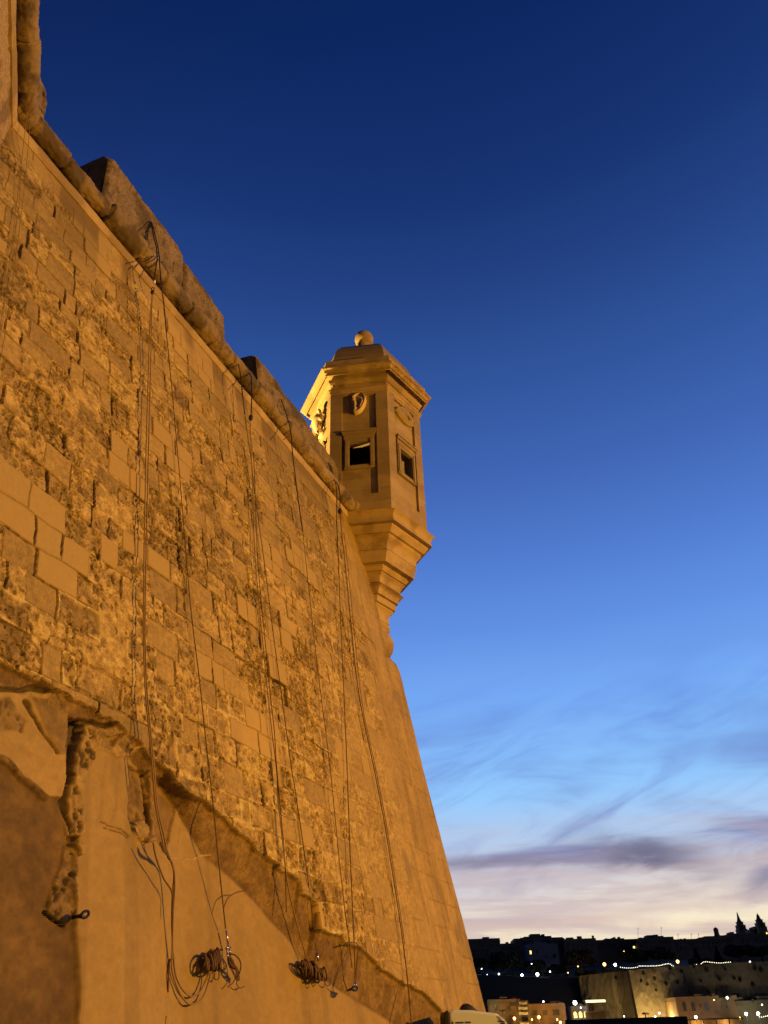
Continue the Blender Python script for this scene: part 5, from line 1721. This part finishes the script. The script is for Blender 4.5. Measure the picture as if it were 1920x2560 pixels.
for a in (('tree', 'dark tree partly hidden behind the bastion edge, leftmost of the far trees', 'tree', 1192, 2447, 2392, 56, 505, 'ball', 1),
          ('tree', 'large dome-shaped dark tree below the stepped block', 'tree', 1272, 2447, 2377, 92, 505, 'ball', 2),
          ('tree', 'loose dark tree below the pale bluish house', 'tree', 1345, 2445, 2396, 60, 508, 'ball', 3),
          ('tree', 'low dark tree right of the brightest rampart lamp', 'tree', 1395, 2447, 2408, 50, 508, 'ball', 4),
          ('tree', 'round-topped dark tree standing by itself below the broad dark house', 'tree', 1455, 2428, 2371, 82, 508, 'ball', 5),
          ('tree', 'left tree of the wide dark clump over the fairy lights', 'tree', 1586, 2418, 2374, 84, 512, 'ball', 6),
          ('tree', 'right tree of the wide dark clump over the fairy lights', 'tree', 1650, 2412, 2364, 80, 512, 'ball', 7),
          ('tree', 'left one of two small dark cypresses', 'tree', 1745, 2408, 2370, 22, 512, 'cone', 8),
          ('tree', 'right one of two small dark cypresses', 'tree', 1798, 2406, 2366, 20, 512, 'cone', 9),
          ('tree', 'broad dark tree left of the right picture edge', 'tree', 1852, 2406, 2358, 78, 512, 'ball', 10),
          ('tree', 'broad dark tree cut by the right picture edge', 'tree', 1908, 2406, 2360, 70, 514, 'ball', 11)):
    tree(*a)
hedge_c = [('hedge', 'dark hedge along the rampart edge under the round-topped tree', 1440, 1500, 2438, 2424, 1), ('hedge', 'dark hedge along the rampart edge left of the fairy lights', 1505, 1560, 2432, 2421, 2), ('hedge', 'dark hedge behind the cypresses', 1725, 1830, 2410, 2396, 3),
           ('hedge', 'dark hedge behind the left rampart lamps', 1180, 1420, 2447, 2432, 4)]
for nm, lab, xa, xb, yb, yt, sd in hedge_c:
    rg = np.random.default_rng(sd)
    a, b = at(xa, yb, 503), at(xb, yb, 503)
    H = at(xa, yt, 503)[2] - a[2]
    n = 900
    f = rg.random(n)
    c_ = a[None] + (b - a)[None] * f[:, None] + np.stack([rg.normal(size=n) * 0.4, rg.normal(size=n) * 0.8, rg.random(n) * H * (0.7 + 0.3 * np.sin(f * 19))], 1)
    n1_ = rg.normal(size=(n, 3))
    n2_ = np.cross(n1_, rg.normal(size=(n, 3)))
    n1_ /= np.linalg.norm(n1_, axis=1)[:, None]
    n2_ /= np.linalg.norm(n2_, axis=1)[:, None]
    V = np.concatenate([c_ + n1_ * 0.7, c_ + n2_ * 0.5, c_ - n1_ * 0.7, c_ - n2_ * 0.5], 0)
    o = mesh_obj(nm, V, [(i, i + n, i + 2 * n, i + 3 * n) for i in range(n)], M['leaf'])
    tag(o, lab, 'hedge', 'hedges on the far ramparts')

# far ramparts: stepped line of bastion faces
def rampart(label, pts, ybot, Y0, seed, name='rampart'):
    """pts: (px, ytop, Y) corner list, joined into one battered wall"""
    P = []
    nz_ = 30
    dens = []
    for i in range(len(pts) - 1):
        (xa, ya, Ya), (xb, yb, Yb) = pts[i], pts[i + 1]
        n = max(4, int(abs(xb - xa) / 2.5) + int(abs(Yb - Ya)))
        for k in range(n + (i == len(pts) - 2)):
            t = k / n
            dens.append((xa + (xb - xa) * t, ya + (yb - ya) * t, Ya + (Yb - Ya) * t))
    for (x, y, Y) in dens:
        top = at(x, y, Y)
        colp = []
        for j in range(nz_):
            f = j / (nz_ - 1)
            z = 1.0 + (top[2] - 1.0) * f
            nn = 1.1 * (float(fbm(np.array(x * 0.12 + seed), np.array(z * 0.35), 4)) - 0.5)
            colp.append((top[0], top[1] - (1 - f) * 3.0 + nn, z))
        colp.append((top[0], top[1] + 6.0, top[2] + 0.02))
        P.append(colp)
    t = thing(name, label, 'fortification', (P[0][0][0], P[0][0][1], 1.0), 'ramparts across the harbour')
    grid_obj('masonry_face', np.array(P), M['far_rampart'], t, smooth=False)
    return t


rampart('dim rampart on the left under the tree terrace, in near darkness', [(940, 2448, 490), (1150, 2446, 480), (1290, 2446, 478), (1400, 2447, 476), (1418, 2446, 482), (1450, 2444, 486)], 2510, 480, 1)
rampart('tall pale rampart with the floodlit yellow foot, middle of the far shore', [(1446, 2440, 470), (1470, 2437, 468), (1550, 2428, 466), (1566, 2427, 464), (1572, 2426, 458), (1640, 2419, 457), (1700, 2414, 459)], 2545, 466, 5)
rampart('brown rampart on the right dotted with bushes', [(1698, 2416, 462), (1760, 2410, 460), (1850, 2406, 459), (1960, 2402, 457)], 2510, 460, 9)

# bushes rooted in the ramparts
ORD = ['first', 'second', 'third', 'fourth', 'fifth', 'sixth', 'seventh', 'eighth', 'ninth', 'tenth', 'eleventh', 'twelfth', 'thirteenth', 'fourteenth', 'fifteenth', 'sixteenth', 'seventeenth', 'eighteenth', 'nineteenth', 'twentieth']
BXS = [1608, 1603, 1636, 1540, 1618, 1675, 1703, 1766, 1812, 1752, 1798, 1835, 1850, 1882, 1886, 1902, 1694, 1665, 1640, 1735]
for i, (bx, by, bs) in enumerate(((1608, 2432, 8), (1603, 2452, 6), (1636, 2446, 8), (1540, 2444, 8), (1618, 2460, 6), (1675, 2420, 8), (1703, 2428, 7), (1766, 2423, 12), (1812, 2422, 7), (1752, 2452, 7), (1798, 2446, 9), (1835, 2445, 8),
                                  (1850, 2449, 8), (1882, 2460, 9), (1886, 2420, 10), (1902, 2424, 11), (1694, 2455, 8), (1665, 2458, 9), (1640, 2475, 5), (1735, 2415, 8))):
    rg = np.random.default_rng(100 + i)
    Yb = 455.0 if bx < 1700 else 457.0
    p = at(bx, by, Yb)
    rds = bs * PXM(Yb) * 0.55
    n = 120
    dd = rg.normal(size=(n, 3))
    dd /= np.linalg.norm(dd, axis=1)[:, None]
    c_ = p + dd * rds * rg.random(n)[:, None] ** 0.5 * np.array([1, 0.5, 1.1])
    n1_ = rg.normal(size=(n, 3))
    n2_ = np.cross(n1_, rg.normal(size=(n, 3)))
    n1_ /= np.linalg.norm(n1_, axis=1)[:, None]
    n2_ /= np.linalg.norm(n2_, axis=1)[:, None]
    V = np.concatenate([c_ + n1_ * 0.32, c_ + n2_ * 0.25, c_ - n1_ * 0.32, c_ - n2_ * 0.25], 0)
    o = mesh_obj('bush', V, [(k, k + n, k + 2 * n, k + 3 * n) for k in range(n)], M['leaf'])
    where = 'tall pale rampart' if bx < 1700 else 'brown right-hand rampart'
    hgt = 'near the top of' if by < 2430 else ('halfway up' if by < 2456 else 'low on')
    tag(o, 'dark bush %s the %s, %s from the left among them' % (hgt, where, ORD[sorted(BXS).index(bx)]), 'bush', 'bushes rooted in the far ramparts')

# waterfront houses
GW = 'waterfront houses across the harbour'
house('house', 'ochre waterfront house just right of the bastion foot', 'house', 1218, 1300, 2503, 2585, 432, 16, M['far_warm'], ((1240, 2520, 8, 12), (1272, 2522, 10, 12), (1262, 2545, 8, 10)), extra=((1222, 1246, 2500),), group=GW)
house('house', 'ochre waterfront house with three dark square windows between the tower and the white house', 'house', 1318, 1412, 2514, 2585, 432, 16, M['far_warm'],
      ((1337, 2531, 12, 11), (1363, 2532, 11, 11), (1390, 2531, 17, 13)), ((1393, 2549, 4, 5),), extra=((1350, 1395, 2508),), group=GW)
house('house', 'white house with three brightly lit arches', 'house', 1428, 1470, 2520, 2585, 436, 14, M['far_blue'], ((1455, 2524, 3, 4),), ((1438.5, 2537, 8.5, 13), (1451.5, 2536.5, 8.5, 13), (1464.5, 2536, 8.5, 13)), group=GW, arched=((1438.5, 2537), (1451.5, 2536.5), (1464.5, 2536)))
pal = house('house', 'orange-lit waterfront palazzo with three tall arched windows and dark cornice', 'house', 1688, 1798, 2496, 2585, 436, 18, M['far_warm'],
            ((1711, 2516, 9, 20), (1733, 2516, 10, 20), (1767, 2517, 9, 20), (1751, 2514, 5, 8), (1791, 2527, 4, 6), (1755, 2534, 4, 4)), extra=((1737, 1754, 2487), (1775, 1792, 2489)), group=GW, arched=((1711, 2516), (1733, 2516), (1767, 2517)))
house('house', 'dim ochre house joined to the right of the palazzo', 'house', 1798, 1836, 2499, 2585, 438, 16, M['far_warm'], ((1803, 2518, 3, 8), (1817, 2516, 3, 8)), group=GW)
house('house', 'yellow-lit low house at the right picture edge, lowest roof', 'house', 1836, 1945, 2506, 2585, 446, 14, FS, ((1882, 2502, 3, 6), (1905, 2512, 8, 5)), (), extra=((1890, 1945, 2492),), group=GW)
# roofed terrace with bright strip
a, b = at(1465, 2508, 430), at(1514, 2508, 430)
ter = thing('lit_terrace', 'roofed terrace with a bright yellow light strip along its eave', 'terrace', (a[0], 430, 2))
tm = MB()
z_hi, z_lo = at(1490, 2500, 430)[2], at(1490, 2528, 430)[2]
tm.box((a[0], 430, z_hi - 0.3), (b[0] - a[0], 0, 0), (0, 7, 0), (0, 0, 0.35))
tm.box((a[0], 430, z_lo - 0.5), (b[0] - a[0], 0, 0), (0, 7, 0), (0, 0, 0.5))
tm.box((a[0], 433, 1.2), (b[0] - a[0], 0, 0), (0, 4, 0), (0, 0, z_lo - 1.75))
tm.build('wall', FS, ter)
for xx in (a[0] + 0.1, b[0] - 0.6):
    m_ = MB()
    m_.box((xx, 430.1, z_lo + 0.002), (0.5, 0, 0), (0, 0.5, 0), (0, 0, z_hi - z_lo - 0.31))
    m_.build('post', FS, ter)
m_ = MB()
m_.box((a[0], 429.6, at(1490, 2506, 430)[2]), (b[0] - a[0], 0, 0), (0, 0.35, 0), (0, 0, 5.5 * PXM(430)))
m_.build('light_strip', M['lit_strip'], ter)
# scaffold-like notice tower
p0, p1 = at(1298, 2562, 426), at(1318, 2500, 426)
sc = thing('sign_tower', 'dark lattice tower with pale panels and a black board beside it', 'tower', (p0[0], 426, 1))
fr_ = MB()
for xx in (p0[0], p1[0]):
    fr_.box((xx, 426, 1.0), (0.35, 0, 0), (0, 0.35, 0), (0, 0, p1[2] - 1.0))
    fr_.box((xx, 428.5, 1.0), (0.35, 0, 0), (0, 0.35, 0), (0, 0, p1[2] - 1.0))
for k in range(6):
    zq = p1[2] - k * 2.0
    fr_.box((p0[0] + 0.352, 426.05, zq - 0.3), (p1[0] - p0[0] - 0.354, 0, 0), (0, 0.2, 0), (0, 0, 0.25))
    fr_.tube([(p0[0] + 0.2, 426.2, zq - 2.0), (p1[0] + 0.2, 426.2, zq - 0.2)], 0.08, 5)
fr_.build('frame', M['pole'], sc)
for k in (0, 1, 2, 4):
    zq = p1[2] - k * 2.0
    pn = MB()
    pn.box((p0[0] + 0.5, 426.3, zq - 1.7), (p1[0] - p0[0] - 0.7, 0, 0), (0, 0.1, 0), (0, 0, 1.1))
    pn.build('panel', M['scaffold'], sc)
bd = MB()
q0, q1 = at(1274, 2515, 426), at(1297, 2504, 426)
bd.box((q0[0], 426.1, q0[2]), (q1[0] - q0[0], 0, 0), (0, 0.3, 0), (0, 0, q1[2] - q0[2]))
bd.tube([(q0[0] + 2.5, 426.3, q0[2]), (p0[0], 426.3, q0[2] - 1.8)], 0.12, 5)
bd.build('board', M['black_rubber'], sc)
# dark breakwater and canopy in front
a, b = at(1412, 2549, 395), at(1718, 2546, 395)
m_ = MB()
m_.box((a[0], 395, -1.2), (b[0] - a[0], 0, 0), (0, 8, 0), (0, 0, at(1560, 2549, 395)[2] + 1.2))
m_.box((a[0], 394.8, at(1560, 2549, 395)[2] + 0.003), (b[0] - a[0], 0, 0), (0, 1.0, 0), (0, 0, 0.5))
o = m_.build('breakwater', M['pole'], None)
tag(o, 'long dark breakwater in front of the floodlit rampart', 'breakwater')
a, b = at(1722, 2550, 405), at(1858, 2546, 405)
cn = thing('canopy', 'low waterside canopy glowing orange inside, under the palazzo', 'canopy', (a[0], 405, 0))
m_ = MB()
zc_ = at(1790, 2549, 405)[2]
m_.box((a[0], 405, zc_), (b[0] - a[0], 0, 0), (0, 8, 0), (0, 0, 0.5))
m_.build('roof', FS, cn)
m_ = MB()
m_.box((a[0], 412, -1), (b[0] - a[0], 0, 0), (0, 0.4, 0), (0, 0, zc_ + 0.99))
m_.build('wall', M['far_warm'], cn)
for k in range(5):
    m_ = MB()
    m_.box((a[0] + 0.2 + (b[0] - a[0] - 0.8) * k / 4, 405.2, -1), (0.4, 0, 0), (0, 0.4, 0), (0, 0, zc_ + 0.99))
    m_.build('post', M['pole'], cn)
# palms by the waterfront
for (px_, pyb, pyt, lab) in ((1258, 2552, 2523, 'small palm in front of the ochre house at the bastion foot'), (1614, 2546, 2530, 'palm silhouetted against the floodlit rampart foot')):
    p, tp_ = at(px_, pyb, 425), at(px_, pyt + 6, 425)
    t = thing('palm', lab, 'palm', p, 'waterfront palms')
    m_ = MB()
    m_.tube([p - [0, 0, 3], p, tp_], [0.3, 0.28, 0.2], 7)
    m_.build('trunk', M['wood_dark'], t)
    m_ = MB()
    for k in range(12):
        a_ = k * 0.55
        L = 2.4
        q1 = tp_ + [math.cos(a_) * L * 0.5, math.sin(a_) * L * 0.5, 0.7]
        q2 = tp_ + [math.cos(a_) * L, math.sin(a_) * L, -0.4]
        sd = np.array([-math.sin(a_), math.cos(a_), 0]) * 0.35
        m_.add([tp_, q1 + sd, q2, q1 - sd], [(0, 1, 2, 3)])
    m_.build('crown', M['leaf'], t)


# lamps
def lamp(px_, py_, Y, r, mat, label, power=0, colour=(1, 1, 0.9), poleh=5.0, group='street lamps across the harbour'):
    p = at(px_, py_, Y)
    t = thing('street_lamp', label, 'street lamp', p - np.array([0, 0, poleh]), group)
    m_ = MB()
    m_.tube([p - [0, 0, poleh], p - [0, 0, r * 0.9]], 0.09, 6)
    m_.build('pole', M['pole'], t)
    m_ = MB()
    m_.ball(p, r * 0.66, 10, 8)
    m_.build('globe', mat, t, True)
    if power:
        point('lamp_light', p - np.array([0, 1.2 + r, -0.2]), power, colour, 0.4)


W_, O_ = M['lamp_white'], M['lamp_orange']
lamp(1204, 2422, 500, 0.35, W_, 'tiny white lamp high beside the bastion edge')
lamp(1195, 2437, 500, 0.42, W_, 'white lamp cut by the bastion edge, leftmost on the tree terrace')
lamp(1218.5, 2438, 498, 0.6, W_, 'white lamp left of the large dome-shaped tree')
lamp(1247, 2435, 498, 0.6, W_, 'white lamp under the left side of the large dome-shaped tree')
lamp(1270, 2441, 497, 0.45, O_, 'dim orange lamp under the large dome-shaped tree', 150, (1, .4, .08))
lamp(1305, 2438, 497, 0.95, W_, 'bright white lamp right of the dim orange one', 160)
lamp(1343.5, 2436, 497, 1.25, W_, 'brightest white lamp on the left tree terrace', 260)
lamp(1329, 2409.5, 505, 0.35, W_, 'tiny white lamp among leaves below the pale bluish house')
lamp(1375, 2429, 500, 0.5, W_, 'small white lamp right of the brightest terrace lamp')
lamp(1358.5, 2504, 440, 0.5, W_, 'white lamp over the roof of the ochre house with three square windows')
lamp(1437.5, 2507, 428, 1.35, W_, 'very bright white lamp above the three lit arches', 1100, (0.9, 1, 0.95))
lamp(1286, 2546, 422, 0.9, O_, 'orange lamp left of the lattice tower base', 5000, (1, .5, .1))
lamp(1347, 2543, 422, 0.95, O_, 'orange lamp in front of the house with three square windows', 4600, (1, .5, .1))
lamp(1401, 2556, 420, 0.8, O_, 'orange lamp low at the corner of the house with three square windows', 7000, (1, .5, .1))
lamp(1511, 2411, 496, 1.25, O_, 'bright orange lamp between the round tree and the wide tree clump', 500, (1, .5, .12))
lamp(1538, 2412, 496, 1.1, W_, 'bright white lamp next to the bright orange one', 150)
lamp(1445, 2416, 500, 0.45, O_, 'faint orange lamp under the round-topped tree', 300, (1, .5, .12))
lamp(1694, 2404, 490, 1.2, O_, 'orange lamp at the break in the fairy lights', 500, (1, .45, .1))
lamp(1875, 2404.5, 488, 0.55, W_, 'single white lamp on the rampart edge near the right picture edge')
lamp(1638, 2541, 430, 0.55, W_, 'left of two small lamps at the floodlit rampart foot')
lamp(1648.5, 2533, 432, 0.55, W_, 'right of two small lamps at the floodlit rampart foot')
lamp(1818, 2494.5, 434, 0.75, W_, 'white lamp over the dim house right of the palazzo', 400)
lamp(1739.5, 2543, 400, 0.85, W_, 'white lamp on the canopy under the palazzo', 600)
lamp(1865, 2535, 415, 0.95, W_, 'left of two white lamps low at the right picture edge', 2500)
lamp(1895, 2534, 415, 0.95, W_, 'right of two white lamps low at the right picture edge', 2500)
lamp(1560, 2378, 530, 0.3, O_, 'tiny orange lamp on a house front above the fairy lights')
lamp(1420, 2432, 498, 0.4, O_, 'small orange lamp at the left end of the rampart hedge')
lamp(1232, 2441, 498, 0.35, W_, 'tiny white lamp between two white lamps near the bastion edge')
lamp(1785, 2500, 434, 0.4, O_, 'small orange lamp on the roof edge of the palazzo')
lamp(1560, 2541, 428, 0.35, W_, 'tiny white lamp left of the floodlit rampart foot')
lamp(1905, 2512, 440, 0.45, W_, 'small white lamp on the low house at the right picture edge')
lamp(1330, 2549, 421, 0.5, O_, 'small orange lamp between the lattice tower and the square-windowed house')
lamp(1850, 2545, 412, 0.6, O_, 'small orange lamp right of the canopy')
lamp(1452, 2519, 428, 0.4, W_, 'small white lamp just below the very bright one')
# floods on the far walls: the yellow wash at the rampart foot and the palazzo front
point('rampart_floodlight', at(1640, 2548, 446), 9000, (1.0, 0.72, 0.26), 0.6)
point('rampart_floodlight', at(1674, 2546, 447), 6000, (1.0, 0.72, 0.26), 0.6)
point('rampart_floodlight', at(1604, 2549, 447), 4500, (1.0, 0.72, 0.26), 0.6)
point('palazzo_light', at(1700, 2550, 422), 3400, (1.0, 0.55, 0.16), 0.6)
point('palazzo_light', at(1765, 2552, 424), 1900, (1.0, 0.58, 0.2), 0.6)
point('shore_light', at(1240, 2512, 427), 450, (0.95, 1.0, 0.5), 0.4)
point('shore_light', at(1880, 2530, 436), 2600, (1.0, 0.85, 0.42), 0.4)
point('canopy_light', at(1745, 2558, 409), 1600, (1.0, 0.55, 0.12), 0.4)
point('canopy_light', at(1820, 2558, 409), 1600, (1.0, 0.6, 0.2), 0.4)


# strings of fairy lights
def fairy(label, pix, n, Y=489.0):
    t = thing('fairy_lights', label, 'string lights', at(*pix[0], Y), 'strings of fairy lights on the far rampart')
    pts = cspline([at(x, y, Y) for x, y in pix], 8)
    MB().tube(pts, 0.04, 4).build('wire', M['pole'], t)
    P = np.array(pts)
    L = np.concatenate([[0], np.cumsum(np.linalg.norm(np.diff(P, axis=0), axis=1))])
    first = None
    for k in range(n):
        s_ = L[-1] * k / max(1, n - 1)
        q = np.array([np.interp(s_, L, P[:, i]) for i in range(3)])
        if first is None:
            first = MB().ball((0, 0, 0), 0.19, 8, 6).build('bulb', M['bulb'], None, True)
            o = first
        else:
            o = first.copy()
            COL.objects.link(o)
        o.parent = t
        o.location = Vector(q) - t.location


fairy('short sagging string of fairy lights beside the bright white lamp', [(1551, 2418), (1562, 2419.5), (1576, 2420), (1594, 2418)], 10)
fairy('longest string of fairy lights under the wide tree clump', [(1598, 2415), (1610, 2415), (1630, 2415), (1650, 2413.5), (1671, 2409), (1679, 2413), (1687, 2417)], 24)
fairy('arching string of fairy lights below the cypresses', [(1724, 2415), (1733, 2413), (1739, 2411), (1746, 2413)], 6)
fairy('level string of fairy lights left of the single rampart lamp', [(1750, 2412.5), (1757, 2406), (1766, 2404.5), (1780, 2406), (1800, 2407.5), (1826, 2405)], 19)
fairy('string of fairy lights low at the right picture edge', [(1893, 2538), (1902, 2543), (1912, 2541), (1925, 2538)], 7, 412.0)
